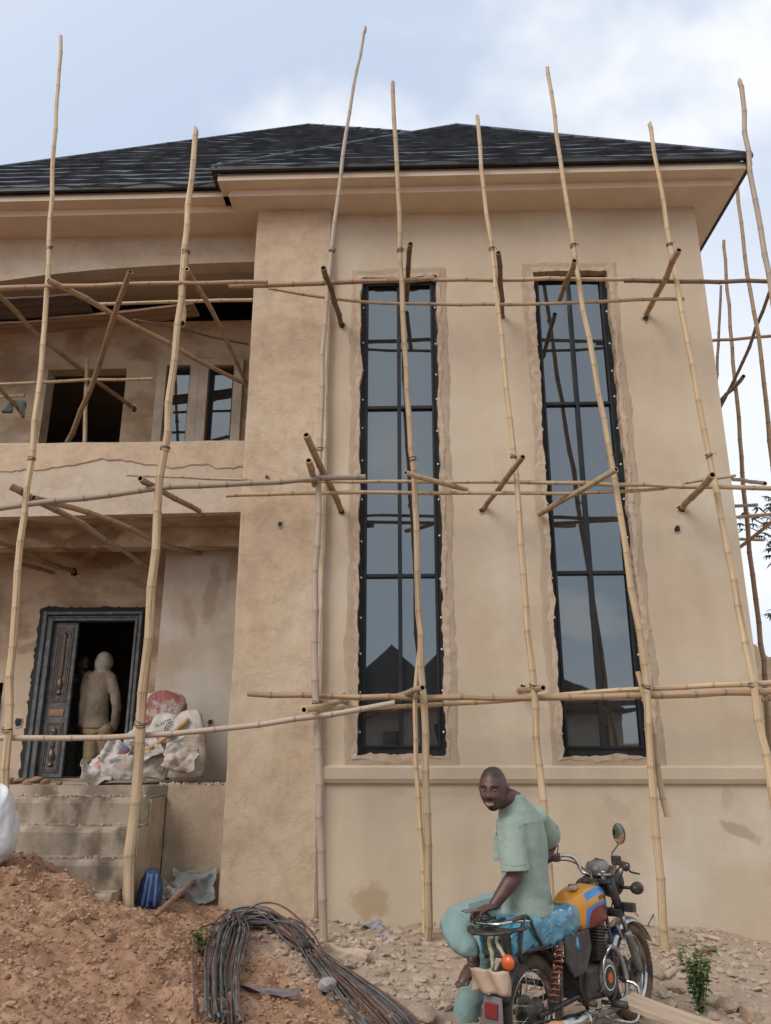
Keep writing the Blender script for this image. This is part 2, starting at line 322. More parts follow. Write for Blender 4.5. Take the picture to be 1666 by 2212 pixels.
# steps: worn edges
EDG = [(.1, 1.262), (-.36, 1.185), (-.66, .955), (-.94, .715), (-1.21, .49), (-1.47, .27)]
for k in range(1, len(EDG)):
    y, z = EDG[k]; yb = EDG[k-1][0]+.02; mb = MB(); rngs = []
    for i in range(81):
        x = -6.2+3.68*i/80+(.0 if i < 80 else .004*k)
        e = float(fbm(np.array([x*4+k*7]), np.array([k*2.]), 1, 4, 21)[0]); e2 = float(fbm(np.array([x*9+k*3]), np.array([k*5.]), 1, 3, 23)[0])
        rngs.append([(x, y+.01*e2, -.3), (x, y+.008*e, z-.05), (x, y+.012+.012*e2, z-.02+.012*e), (x, y+.045, z+.006*e), (x, yb, z), (x, yb, -.3)])
    mb.loft(rngs).build('step', MT['step'], house)
prof_ = [(.099, -.3), (.099, 1.255)]
for k in range(1, len(EDG)): prof_ += [(EDG[k-1][0]-.0+(.0 if k > 1 else -.002), EDG[k][1]-.012), (EDG[k][0]+.012, EDG[k][1]-.012)]
prof_ += [(EDG[-1][0]+.012, -.3)]
mb = MB(); nn_p = len(prof_)
for k in range(1, len(EDG)):
    y1_, y0_ = EDG[k-1][0]-(.002 if k == 1 else -.001), EDG[k][0]+.012
    mb.prism([(-2.52, y0_, -.3), (-2.52, y1_, -.3), (-2.52, y1_, EDG[k][1]-.015), (-2.52, y0_, EDG[k][1]-.015)], (.02, 0, 0))
mb.build('stair_cheek', MT['plinth'], house)

# eaves: two stepped fascias and a soffit per side
def eave(x0, x1, y, zb, y_in, end=False):
    MB().box((x0+.10, y+.17, zb), (x1-(0 if end else .10), y_in, zb+.09)).build('soffit', MT['fascia'], house)
    MB().box((x0, y, zb+.091), (x1, y_in, zb+.18)).build('fascia', MT['fascia'], house)
eave(-2.25, 3.95, -.55, 8.0, 0.33)
eave(-7.9, -2.151, -.27, 8.0, 1.9, True)
MB().box((3.3, .331, 8.0), (3.85, 10.3, 8.09)).build('soffit', MT['fascia'], house)
MB().box((3.3, .332, 8.091), (3.95, 10.4, 8.18)).build('fascia', MT['fascia'], house)
MB().box((-2.249, .331, 8.001), (-1.7, 1.9, 8.179)).build('soffit', MT['fascia'], house)
# ---- roof
EZ = 8.20; SL = 1.105
A1 = V((.85, 2.55, EZ+SL*3.15)); EL, ER = V((-2.30, -.60, EZ)), V((4.0, -.60, EZ))
A2 = V((-2.07, 5.0, EZ+SL*5.32)); FL, FR = V((-7.39, -.32, EZ)), V((2.6, -.32, EZ))
nrm = V((0, -SL, 1)); d = ray(885, 290); Q = CAM+d*((A2-CAM).dot(nrm)/d.dot(nrm)); R2 = A2+(Q-A2)*1.9
mb = MB(); dz = V((0, .03, -.045))
back = V((.85, 10.4, A1.z)); 
mb.add([EL+dz, ER+dz, A1+dz, back, V((4.0, 10.4, EZ)), V((-2.3, 10.4, EZ))], [(0, 1, 2), (1, 4, 3, 2), (0, 2, 3, 5)])
R2b = V((R2.x, R2.y, R2.z)); e1 = V((R2.x, -.32, EZ))
mb.add([FL+dz, e1+dz, R2+dz, A2+dz, V((-7.39, 10.4, EZ)), V((R2.x, 10.4, EZ)), V((-2.07, 10.4, EZ))], [(0, 1, 2, 3), (0, 3, 4), (3, 6, 4), (2, 5, 6, 3)])
roof = mb.build('roof', MT['roof'], house)
def courses(L0, R0, ltop, rtop, n, seed, last=None):
    # strips from the eave line up the slope; left/right edges run L0->ltop and R0->rtop
    up = (ltop+rtop)/2; H = ltop.z-L0.z
    nn = V((0, -SL, 1)).normalized(); sl = V((0, 1, SL)).normalized(); Lslope = H/sl.z
    for k in range(n):
        t0, t1 = k/n, min(1, (k+1.25)/n)
        a0, b0 = L0.lerp(ltop, t0), R0.lerp(rtop, t0); a1, b1 = L0.lerp(ltop, t1), R0.lerp(rtop, t1)
        m = max(3, int((b0-a0).length/.085)); xs = np.linspace(0, 1, m+1); X = a0.x+(b0.x-a0.x)*xs
        wob = fbm(X+k*5.7, X*0+k, 2.2, 4, seed+k)*.055; lift = .055+.022*fbm(X+k*3.1, X*0+k, 3.5, 3, seed+50+k)
        mb = MB(); vs = []
        for i in range(m+1):
            p0 = a0.lerp(b0, xs[i])+sl*float(wob[i]); p1 = a1.lerp(b1, xs[i])
            vs += [p0-nn*.005, p0+nn*float(lift[i]), p1+nn*.004]
        fs = []
        for i in range(m): fs += [(3*i, 3*i+3, 3*i+4, 3*i+1), (3*i+1, 3*i+4, 3*i+5, 3*i+2)]
        mb.add(vs, fs).build('tile_course', MT['roof'], roof)
courses(EL, ER, A1-V((.02, 0, 0)), A1+V((.02, 0, 0)), 12, 100)
tq = (R2.z-EZ)/(A2.z-EZ)
courses(FL, V((-1.9, -.32, EZ)), A2-V((.02, 0, 0)), A2+V((.02, 0, 0)), 20, 300)
# main roof right part (from the ridge line A2-R2 down) as further courses
n = 20
nn = V((0, -SL, 1)).normalized()
for k in range(6, n):
    z0, z1 = EZ+(A2.z-EZ)*k/n, EZ+(A2.z-EZ)*min(1, (k+1.2)/n); pts = []
    def on(z, side):
        y = -.32+(z-EZ)/SL
        xl = -1.9+(A2.x+.02+1.9)*(z-EZ)/(A2.z-EZ)
        if z <= R2.z: xr = R2.x
        else: xr = R2.x+(A2.x-R2.x)*(z-R2.z)/(A2.z-R2.z)
        return V((xl if side == 0 else max(xr, xl), y, z))
    a0, b0, a1, b1 = on(z0, 0), on(z0, 1), on(z1, 0), on(z1, 1)
    mb = MB(); m = 24; vs = []
    for i in range(m+1):
        t = i/m; lf = .05+.025*random.random(); vs += [a0.lerp(b0, t)-nn*.005, a0.lerp(b0, t)+nn*lf, a1.lerp(b1, t)+nn*.004]
    mb.add(vs, [q for i in range(m) for q in ((3*i, 3*i+3, 3*i+4, 3*i+1), (3*i+1, 3*i+4, 3*i+5, 3*i+2))]).build('tile_course', MT['roof'], roof)
for a, b, nm in ((ER, A1, 0), (EL, A1, 0), (FL, A2, 0), (A2, R2, 0)):
    pts = spline([a+(b-a)*t+V((0, 0, .03)) for t in np.linspace(0, 1, 6)], .5)
    MB().tube(pts, .055, 8, flat=.6).build('hip_cap', MT['roof'], roof, smooth=True)
MB().box((3.955, -.6, 8.10), (4.0, 10.4, 8.24)).build('edge_trim', MT['trim'], roof)
MB().box((-2.32, -.62, 8.185), (4.0, -.56, 8.235)).build('edge_trim', MT['trim'], roof)
MB().box((-7.6, -.34, 8.185), (-2.33, -.29, 8.235)).build('edge_trim', MT['trim'], roof)
mb = MB(); mb.prism([(-2.34, -.60, 8.25), (-2.34, -.25, 8.62), (-2.34, -.25, 8.19)], (.05, 0, 0)).build('edge_trim', MT['trim'], roof)

# ---- tall windows
def patch_ring(name, W, m, wid, amp, Y, thick, seed, inner=0.0, inner_amp=.006):
    x0, x1, z0, z1 = W; per = 2*(x1-x0)+2*(z1-z0); n = int(per/.035); mb = MB(); vs = []
    tt = np.arange(n)/n*per; o = wid+fbm(tt, tt*0, 2.2, 3, seed)*amp+fbm(tt, tt*0, 12, 3, seed+5)*amp*.5; ii = inner+fbm(tt, tt*0, 3.5, 5, seed+9, .75)*inner_amp
    th = thick*(1+.7*fbm(tt, tt*0, 11, 3, seed+3))
    for i in range(n):
        t = tt[i]; w_, h_ = x1-x0, z1-z0
        if t < w_: p, nx, nz = (x0+t, z0), 0, -1; q = min(t, w_-t)
        elif t < w_+h_: p, nx, nz = (x1, z0+t-w_), 1, 0; q = min(t-w_, w_+h_-t)
        elif t < 2*w_+h_: p, nx, nz = (x1-(t-w_-h_), z1), 0, 1; q = min(t-w_-h_, 2*w_+h_-t)
        else: p, nx, nz = (x0, z1-(t-2*w_-h_)), -1, 0; q = min(t-2*w_-h_, per-t)
        # widen near the corners so that the ring closes
        cx_ = (x0+x1)/2; cz_ = (z0+z1)/2; k = max(0, 1-q/.16)
        dx, dz_ = nx+(k*(1 if p[0] > cx_ else -1) if nz else 0), nz+(k*(1 if p[1] > cz_ else -1) if nx else 0)
        a, b = (p[0]+dx*ii[i], p[1]+dz_*ii[i]), (p[0]+dx*o[i], p[1]+dz_*o[i])
        vs += [(a[0], Y+.10, a[1]), (a[0], Y-th[i], a[1]), (a[0]*.3+b[0]*.7, Y-th[i]*.9, a[1]*.3+b[1]*.7), (b[0], Y+.002, b[1])]
    fs = []
    for i in range(n):
        a, b = 4*i, 4*((i+1) % n)
        fs += [(a+j, b+j, b+j+1, a+j+1) for j in range(3)]
    return mb.add(vs, fs).build(name, m, house)
scr = MB().lathe([(.013, 0), (.012, .007), (.005, .010)], n=8, ax=(0, -1, 0)).mesh('screw', True); scr.materials.append(MT['screw'])
def tall_window(W, lab, xm, bars, seed):
    x0, x1, z0, z1 = W; Y = .10
    mb = MB(); fw = .075
    mb.box((x0-.02, Y, z0-.02), (x0+fw, Y+.10, z1+.02)).box((x1-fw, Y, z0-.02), (x1+.02, Y+.10, z1+.02)).box((x0+fw, Y+.001, z0-.02), (x1-fw, Y+.10, z0+fw+.02)).box((x0+fw, Y+.001, z1-fw*.6), (x1-fw, Y+.10, z1+.02))
    fr = mb.build('window', MT['alu'], house, bevel=.006); fr['label'] = lab
    mb = MB()   # inner raised profile
    a, b, c, d_ = x0+fw-.015, x1-fw+.015, z0+fw+.005, z1-fw*.6+.0
    mb.box((a, Y-.018, c), (a+.028, Y-.001, d_)).box((b-.028, Y-.018, c), (b, Y-.001, d_)).box((a+.028, Y-.017, c), (b-.028, Y-.001, c+.028)).box((a+.028, Y-.017, d_-.028), (b-.028, Y-.001, d_))
    mb.build('frame', MT['alu'], fr, bevel=.004)
    MB().box((xm-.022, Y-.012, c+.029), (xm+.022, Y+.07, d_-.029)).build('mullion', MT['alu'], fr, bevel=.005)
    zs = [c+.02]+bars+[d_-.02]
    for z in bars:
        for p, q in ((a+.028, xm-.0225), (xm+.0225, b-.028)): MB().box((p, Y-.010, z-.02), (q, Y+.07, z+.02)).build('transom', MT['alu'], fr, bevel=.005)
    for i in range(len(zs)-1):
        for p, q in ((a+.01, xm-.01), (xm+.01, b-.01)):
            # each pane sits a hair out of true
            e = [random.uniform(-.0022, .0022) for _ in range(3)]; pa = MB(); g = 8; vs = []
            for jj in range(g+1):
                for ii in range(4):
                    uu, vv = ii/3, jj/g; vs.append((p+(q-p)*uu, Y+.035+e[0]*uu+e[1]*vv+.0012*sin(3*vv*pi+e[2]*900)*sin(pi*uu), zs[i]+(zs[i+1]-zs[i])*vv))
            pa.add(vs, [(jj*4+ii, jj*4+ii+1, jj*4+ii+5, jj*4+ii+4) for jj in range(g) for ii in range(3)]).build('pane', MT['glass'], fr, smooth=True)
    z = z0+.25
    while z < z1-.1:
        for xx in (x0+.032, x1-.032):
            o = link('screw', scr, fr); o.location = (xx, Y, z+random.uniform(-.04, .04))
        z += random.choice((.34, .40, .40, .44))
    patch_ring('plaster_patch', W, MT['patch'], .12, .035, 0, .006, seed)
    patch_ring('chipped_edge', W, MT['crumb'], .05, .06, -.003, .014, seed+40, inner=-.012, inner_amp=.04)
    return fr
tall_window(W1, 'left tall black window with roof reflected in its bottom panes', -.115, [3.43, 5.42], 60)
tall_window(W2, 'right tall black window nearest the corner of the house', 1.945, [3.45, 5.44], 80)
# ---- balcony windows (cream frames) and dark door opening
for W in (BW1, BW2):
    x0, x1, z0, z1 = W; mb = MB(); Y = 1.62
    mb.box((x0-.13, Y, z0-.05), (x0+.0, Y+.12, z1+.10)).box((x1, Y, z0-.05), (x1+.13, Y+.12, z1+.10)).box((x0, Y+.002, z1), (x1, Y+.12, z1+.098))
    fr = mb.build('balcony_window', MT['white_frame'], house, bevel=.006)
    MB().box((x0+.002, 1.75, z0), (x0+.045, 1.8, z1-.002)).box((x1-.045, 1.75, z0), (x1-.002, 1.8, z1-.002)).box((x0+.045, 1.751, z1-.05), (x1-.045, 1.8, z1-.003)).build('frame', MT['alu'], fr)
    MB().box((x0+.03, 1.785, z0), (x1-.03, 1.79, z1-.03)).build('pane', MT['glass'], fr)
# ---- porch arched window at the left edge
mb = MB(); cx0, cx1, zb, zt = -5.95, -5.18, 1.55, 2.42; r_ = (cx1-cx0)/2; prof = [(cx1, zb)]+[(cx0+r_+r_*cos(a), zt-r_*.7+r_*.7*sin(a)) for a in np.linspace(0, pi, 17)]+[(cx0, zb)]
mb2 = MB(); 
for i in range(len(prof)-1):
    a, b = prof[i], prof[i+1]; c_ = V((cx0+r_, 0, zt-.5)); ia = (c_.x+(a[0]-c_.x)*.93, c_.z+(a[1]-c_.z)*.95); ib = (c_.x+(b[0]-c_.x)*.93, c_.z+(b[1]-c_.z)*.95)
    mb.prism([(a[0], 1.66, a[1]), (b[0], 1.66, b[1]), (ib[0], 1.66, ib[1]), (ia[0], 1.66, ia[1])], (0, .1, 0))
aw = mb.build('arched_window', MT['steel_door'], house)
MB().prism([(p[0], 1.72, p[1]) for p in prof], (0, .01, 0)).build('pane', MT['glass'], aw)
# ---- entrance door: steel frame, narrow ornate leaf standing open
x0, x1, z0, z1 = -4.74, -3.45, 1.272, 3.31; Y = 1.62
mb = MB()
for k, (o_, wd, yy) in enumerate(((0, .05, 0), (.05, .03, .03), (.08, .05, .01))):
    mb.box((x0+o_, Y+yy, z0), (x0+o_+wd-.001, Y+.16, z1-o_)).box((x1-o_*.7-wd*.7, Y+yy, z0), (x1-o_*.7-.001, Y+.16, z1-o_)).box((x0+o_+wd, Y+yy+.001, z1-o_-wd*.8), (x1-o_*.7-wd*.7, Y+.16, z1-o_-.001))
door = mb.build('entrance_door', MT['steel_door'], house, bevel=.005)
lx0, lx1 = x0+.135, x0+.44; Yl = 1.70
MB().box((lx0, Yl, z0+.005), (lx1, Yl+.05, z1-.132)).build('door_leaf', MT['steel_door'], door, bevel=.004)
def nested(xa, xb, za, zb, k=3):
    mb = MB()
    for i in range(k):
        o_ = i*.022; t = .011
        a, b, c, d_ = xa+o_, xb-o_, za+o_, zb-o_
        mb.box((a, Yl-.014+.003*i, c), (a+t, Yl-.001, d_)).box((b-t, Yl-.014+.003*i, c), (b, Yl-.001, d_)).box((a+t, Yl-.013+.003*i, c), (b-t, Yl-.001, c+t)).box((a+t, Yl-.013+.003*i, d_-t), (b-t, Yl-.001, d_))
    return mb
nested(lx0+.05, lx1-.05, 2.18, 3.12, 3).build('panel_moulding', MT['copper'], door)
nested(lx0+.05, lx1-.05, 1.34, 1.93, 2).build('panel_moulding', MT['copper'], door)
MB().box((lx0+.06, Yl-.012, 2.01), (lx1-.06, Yl-.001, 2.09)).build('panel_band', mat('orange_band', (.32, .15, .07), (.2, .1, .05), scale=20, rough=.5), door)
def spindle(zb, zt):
    h = zt-zb; prof = [(.0, 0), (.035, .01), (.04, .03), (.018, .05), (.035, .09), (.048, .13), (.03, .18), (.016, .21)]
    z = .24
    while z < h-.12: prof += [(.026, z), (.03, z+.012), (.026, z+.024)]; z += .032
    prof += [(.018, h-.10), (.04, h-.07), (.03, h-.03), (0, h)]
    return MB().lathe(prof, ((lx0+lx1)/2, Yl+.003, zb), n=12)
spindle(2.26, 3.06).build('spindle', MT['copper'], door, smooth=True)
spindle(1.40, 1.88).build('spindle', MT['copper'], door, smooth=True)
# ragged black strip round the door frame, painted shade of the broken gap
mb = MB(); vs = []; seg = [((-4.80, 1.272), (-4.80, 3.36)), ((-4.80, 3.36), (-3.40, 3.36)), ((-3.40, 3.36), (-3.40, 1.272))]
pts = []
for a, b in seg:
    n = int(V((b[0]-a[0], b[1]-a[1], 0)).length/.03)
    for i in range(n): t = i/n; pts.append((a[0]+(b[0]-a[0])*t, a[1]+(b[1]-a[1])*t))
for i, (x, z) in enumerate(pts):
    c_ = V((-4.1-x, 0, 2.2-z)); k = 1 if abs(c_.x)/.7 > abs(c_.z)/1.16 else 0
    e = .012+.04*abs(float(fbm(np.array([i*.43]), np.array([1.]), 1, 4, 77)[0])); e *= (1.3 if x < -4.5 else .7)
    n_ = V((-1 if c_.x > 0 else 1, 0, 0)) if k else V((0, 0, 1))
    p = V((x, 1.695, z))+n_*e; q = V((x, 1.695, z))-n_*.1
    vs += [p, V((q.x, 1.69, q.z))]
mb.add(vs, [(2*i, 2*i+2, 2*i+3, 2*i+1) for i in range(len(pts)-1)])
mb.build('gap_shade', MT['shade_and_rag'], house)
# putlog holes in plaster: black disc painted as inner shade, chipped rim
def pit(x, z, Y, r, parent=house):
    mb = MB(); n = 14; rr = [r*random.uniform(.7, 1.25) for _ in range(n)]
    R = lambda k, y: [(x+cos(2*pi*j/n)*rr[j]*k, y, z+sin(2*pi*j/n)*rr[j]*k*1.1) for j in range(n)]
    mb.loft([R(1.5, Y-.001), R(1.2, Y-.010), R(1.0, Y-.006)], 0, False)
    mb.add(R(1.02, Y-.004)+[(x, Y-.003, z)], [(j, (j+1) % n, n) for j in range(n)], 1)
    mb.build('wall_hole', [MT['crumb'], MT['shade_and_rag']], parent)
for px, py, Y, r in ((1042, 1103, 0, .03), (606, 1133, -.125, .025), (1463, 1143, 0, .035), (1130, 1487, 0, .03), (745, 1508, 0, .04), (455, 1560, 1.18, .03), (577, 1031, -.125, .018), (42, 1560, 1.7, .045), (739, 704, 0, .035), (1395, 688, 0, .035), (739, 1106, 0, .03), (1471, 1100, 0, .035), (291, 884, 1.7, .04), (161, 1237, 1.7, .05), (513, 1150, 1.18, .045)):
    p = P(px, py, Y); pit(p.x, p.z, Y, r)

# old stains in the plaster
for px, py, rx, rz, an, col, am in ((1595, 1795, .24, .07, .45, (.36, .29, .225), .8), (1570, 1725, .07, .14, 0, (.42, .34, .26), .6), (1335, 1745, .16, .09, .5, (.43, .34, .26), .5), (800, 1950, .22, .22, 0, (.40, .275, .165), .7), (1030, 1715, .9, .05, 0, (.44, .34, .25), .45)):
    p = P(px, py, 0); stain(MT['wall'], (p.x, 0, p.z), (rx, rz), an, col, am)
for px, py, rx, rz, an, col, am in ((455, 1290, .10, .50, .12, (.31, .225, .15), .65), (410, 1330, .09, .30, -.3, (.33, .245, .17), .6), (500, 1230, .05, .25, .1, (.33, .25, .18), .5)):
    p = P(px, py, 1.18); stain(MT['porch_grey'], (p.x, 1.18, p.z), (rx, rz), an, col, am)
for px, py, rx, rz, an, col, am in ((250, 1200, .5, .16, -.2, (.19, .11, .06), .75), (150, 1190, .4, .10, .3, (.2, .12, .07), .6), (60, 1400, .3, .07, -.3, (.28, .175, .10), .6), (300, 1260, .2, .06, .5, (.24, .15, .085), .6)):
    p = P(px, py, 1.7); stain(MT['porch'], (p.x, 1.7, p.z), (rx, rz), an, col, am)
# ================================================================ GROUND
CP = [(-.4, 0, .0), (.5, 0, .05), (1.5, 0, .08), (2.5, 0, .03), (3.3, 0, -.07), (4.5, 0, -.1), (-1.3, -.15, .1), (-1.8, 0, .2), (-2.4, .0, .34)]
CP += [tuple(P(*q)) for q in ((702, 2045, -.68), (922, 2035, -.68), (1437, 2050, -.68), (1190, 2020, -.5), (270, 2000, -.95), (40, 1850, -.95), (150, 1885, -1.3), (240, 1945, -1.5), (330, 1985, -.9), (440, 1985, -.5), (20, 1880, -1.6),
     (0, 2000, -2.6), (0, 2212, -4.4), (200, 2100, -3.0), (300, 2212, -4.0), (440, 2212, -3.55), (560, 2010, -1.15), (640, 2120, -2.2), (800, 2212, -3.0), (760, 2060, -1.3), (900, 2120, -1.9))]
CP += [(.65, -3.25, -.012), (1.41, -2.4, -.012), (1.0, -2.8, -.015), (2.2, -2.5, -.05), (3, -1.5, -.1), (4.2, -2.5, -.15), (0, -4.5, .0), (2, -4.5, -.05), (-3, -5.5, .35), (-5.5, -2, .85), (-5.5, -4.5, .6), (4.5, -5, -.1), (0, -6.5, .1), (-3, -7.5, .15), (3, -7.5, 0)]
CPa = np.array(CP)
def base_h(x, y):
    x = np.asarray(x, float); y = np.asarray(y, float); num = 0; den = 0
    for cx_, cy_, cz_ in CPa:
        wgt = 1/((x-cx_)**2+(y-cy_)**2+.06)**1.6; num = num+wgt*cz_; den = den+wgt
    h = num/den; fade = np.clip((np.maximum(np.abs(x)-6, -y-9).clip(0))/6, 0, 1)
    return h*(1-fade)+(-.1)*fade
def redness(x, y):
    e = fbm(np.asarray(x, float), np.asarray(y, float), 1.3, 4, 40)*.8
    return np.clip((-.95-(x+(y+1.6)*.62)+e)/.5+.5, 0, 1)
def height(x, y):
    x = np.asarray(x, float); y = np.asarray(y, float); r = redness(x, y)
    n = fbm(x, y, 2.3, 3, 1)*.05+fbm(x, y, 7, 3, 2)*.036*(.5+r)+np.abs(fbm(x, y, 17, 4, 3, .6))*.045*(.4+r)
    return base_h(x, y)+n*np.clip((y*-1+.35)*2+.15, .1, 1)
def axis(a, b, st, far):
    inn = list(np.arange(a, b+1e-6, st)); o = []; d_ = st
    q = b
    while q < far: d_ *= 1.35; q += d_; o.append(q)
    l = []; d_ = st; q = a
    while q > -far: d_ *= 1.35; q -= d_; l.append(q)
    return np.array(l[::-1]+inn+o)
gx = axis(-4.7, 4.3, .02, 900); gy = axis(-4.9, .35, .018, 900)
GX, GY = np.meshgrid(gx, gy); GZ = height(GX, GY); GZ = np.where(GY > .3, np.minimum(GZ, .4), GZ)
nx_, ny_ = len(gx), len(gy)
vs = np.stack([GX.ravel(), GY.ravel(), GZ.ravel()], 1)
idx = np.arange(nx_*ny_).reshape(ny_, nx_); fq = np.stack([idx[:-1, :-1].ravel(), idx[:-1, 1:].ravel(), idx[1:, 1:].ravel(), idx[1:, :-1].ravel()], 1)
def npmesh(name, vs, fq, attrs=None, smooth=False):
    me = bpy.data.meshes.new(name); k = fq.shape[1]
    me.vertices.add(len(vs)); me.vertices.foreach_set('co', vs.astype(np.float32).ravel())
    me.loops.add(fq.size); me.loops.foreach_set('vertex_index', fq.astype(np.int32).ravel())
    me.polygons.add(len(fq)); me.polygons.foreach_set('loop_start', np.arange(0, fq.size, k, dtype=np.int32))
    for a, vals in (attrs or {}).items():
        at = me.attributes.new(a, 'FLOAT', 'POINT'); at.data.foreach_set('value', vals.astype(np.float32))
    me.update(calc_edges=True); me.validate()
    me.polygons.foreach_set('use_smooth', [smooth]*len(me.polygons)); return me
def soil_mat(name, c_r, c_r2, c_t, c_t2, sc=9, bump=.6):
    m = mat(name, c_r, c_r2, scale=sc, rough=.97, bump=bump, bscale=70, spec=.1, bdist=.015, lo=.3, hi=.7); t = m.node_tree
    src = t.nodes['Principled BSDF'].inputs['Base Color'].links[0].from_socket
    n = t.nodes.new('ShaderNodeTexNoise'); n.inputs['Scale'].default_value = sc*.8; n.inputs['Detail'].default_value = 7
    tcn = [q for q in t.nodes if q.type == 'TEX_COORD'][0]; t.links.new(tcn.outputs['Object'], n.inputs['Vector'])
    mx = t.nodes.new('ShaderNodeMix'); mx.data_type = 'RGBA'; t.links.new(n.outputs[0], mx.inputs[0]); mx.inputs[6].default_value = (*c_t, 1); mx.inputs[7].default_value = (*c_t2, 1)
    attr_mix(m, 'red', mx.outputs[2], src); return m
MT['ground'] = soil_mat('laterite_and_rubble', (.38, .235, .15), (.25, .135, .08), (.42, .32, .245), (.32, .24, .175), sc=5)
g = link('ground', npmesh('ground', vs, fq, {'red': redness(GX, GY).ravel()}, True)); g.data.materials.append(MT['ground']); tag(g, kind='structure')
# loose clods and chips: real geometry, one object each
MT['clod'] = soil_mat('clods', (.43, .275, .18), (.25, .135, .08), (.48, .38, .295), (.36, .275, .205), sc=3, bump=.4)
ico = bmesh.new(); bmesh.ops.create_icosphere(ico, subdivisions=1, radius=1); IV = np.array([v.co[:] for v in ico.verts]); IF = np.array([[v.index for v in f.verts] for f in ico.faces]); ico.free()
def scatter(name, n, xr, yr, smin, smax, flat, acc, label, cat, power=2.6):
    X = RNG.uniform(*xr, n); Y = RNG.uniform(*yr, n); r = redness(X, Y); keep = acc(X, Y, r); X, Y, r = X[keep], Y[keep], r[keep]; n = len(X)
    s = smin+(smax-smin)*RNG.random(n)**power
    Z = height(X, Y)
    vv = IV[None]*(1+RNG.uniform(-.32, .32, (n, len(IV), 1)))
    fl = np.stack([RNG.uniform(.7, 1.5, n), RNG.uniform(.6, 1.1, n), RNG.uniform(*flat, n)], 1)
    vv = vv*fl[:, None, :]*s[:, None, None]
    ang = RNG.uniform(0, 2*pi, n); ti = RNG.normal(0, .35, n); c, sn = np.cos(ti), np.sin(ti)
    y = vv[..., 1]*c[:, None]-vv[..., 2]*sn[:, None]; z = vv[..., 1]*sn[:, None]+vv[..., 2]*c[:, None]
    c, sn = np.cos(ang), np.sin(ang); x = vv[..., 0]*c[:, None]-y*sn[:, None]; y2 = vv[..., 0]*sn[:, None]+y*c[:, None]
    co = np.stack([x+X[:, None], y2+Y[:, None], z+(Z+s*.18)[:, None]], -1).reshape(-1, 3)
    ff = (IF[None]+(np.arange(n)*len(IV))[:, None, None]).reshape(-1, 3)
    red = np.repeat(np.clip(r+RNG.normal(0, .13, n), 0, 1), len(IV))
    o = link(name, npmesh(name, co, ff, {'red': red})); o.data.materials.append(MT['clod']); tag(o, label, cat, kind='stuff')
inhouse = lambda X, Y: (Y > -.02) | ((X < -2.45) & (Y > -.5)) | ((X < -.9) & (Y > -.15))
scatter('soil_clods', 75000, (-4.6, .9), (-4.6, .1), .0028, .022, (.5, .9), lambda X, Y, r: (r > .4) & ~inhouse(X, Y) & (base_h(X, Y) < .9), 'loose red laterite clods over the soil mound', 'soil', 7.0)
scatter('rubble_chips', 17000, (-2.6, 4.2), (-3.7, .05), .004, .045, (.3, .7), lambda X, Y, r: (r < .6) & ~inhouse(X, Y), 'small pale stone chips over the trampled ground', 'gravel', 6.5)
# gravel heap of grey chips at the right edge
MT['grey_chip'] = mat('grey_gravel', (.30, .30, .28), (.20, .20, .19), scale=3, rough=.9)
X = RNG.uniform(2.25, 4.0, 2600); Yg = RNG.uniform(-3.4, -1.6, 2600)
_cl = bpy.data.materials['clods']; MT['clod'] = MT['grey_chip']
scatter('grey_gravel', 6500, (2.0, 3.6), (-3.6, -1.2), .006, .03, (.4, .8), lambda X, Y, r: ((X-2.95)**2*1.1+(Y+2.75)**2 < .55+.3*fbm(X, Y, 3, 3, 9)), 'grey crushed stone heaped at the right edge', 'gravel', 2.0)
MT['clod'] = _cl
# bigger stones: individuals
MT['stone'] = mat('broken_concrete', (.42, .33, .25), (.33, .25, .18), scale=6, rough=.95, bump=.6, bscale=30, c3=(.36, .23, .15), scale3=2)
MT['stone_red'] = mat('laterite_lump', (.33, .19, .12), (.24, .125, .07), scale=6, rough=.95, bump=.6, bscale=30)
def stone_mesh(seed, flat):
    rr = random.Random(seed); bm = bmesh.new(); bmesh.ops.create_icosphere(bm, subdivisions=2, radius=1)
    pl = [(V((rr.gauss(0, 1), rr.gauss(0, 1), rr.gauss(0, .7))).normalized(), rr.uniform(.55, .85)) for _ in range(9)]
    for v in bm.verts:
        for n_, d_ in pl:
            k = v.co.dot(n_)-d_
            if k > 0: v.co -= n_*k
        v.co.z *= flat
    me = bpy.data.meshes.new('stone'); bm.to_mesh(me); bm.free(); return me
SM = [stone_mesh(i, random.uniform(.4, .75)) for i in range(8)]
for m_ in SM: m_.materials.append(MT['stone'])
SR = [stone_mesh(50+i, random.uniform(.5, .8)) for i in range(4)]
for m_ in SR: m_.materials.append(MT['stone_red'])
def gpoint(px, py):                    # where a sight line meets the ground
    d = ray(px, py); t = np.linspace(2.0, 14.0, 900); X, Y, Z = CAM.x+d.x*t, CAM.y+d.y*t, CAM.z+d.z*t
    h = height(X, Y); k = int(np.argmax(Z < h)); return V((X[k], Y[k], h[k]))
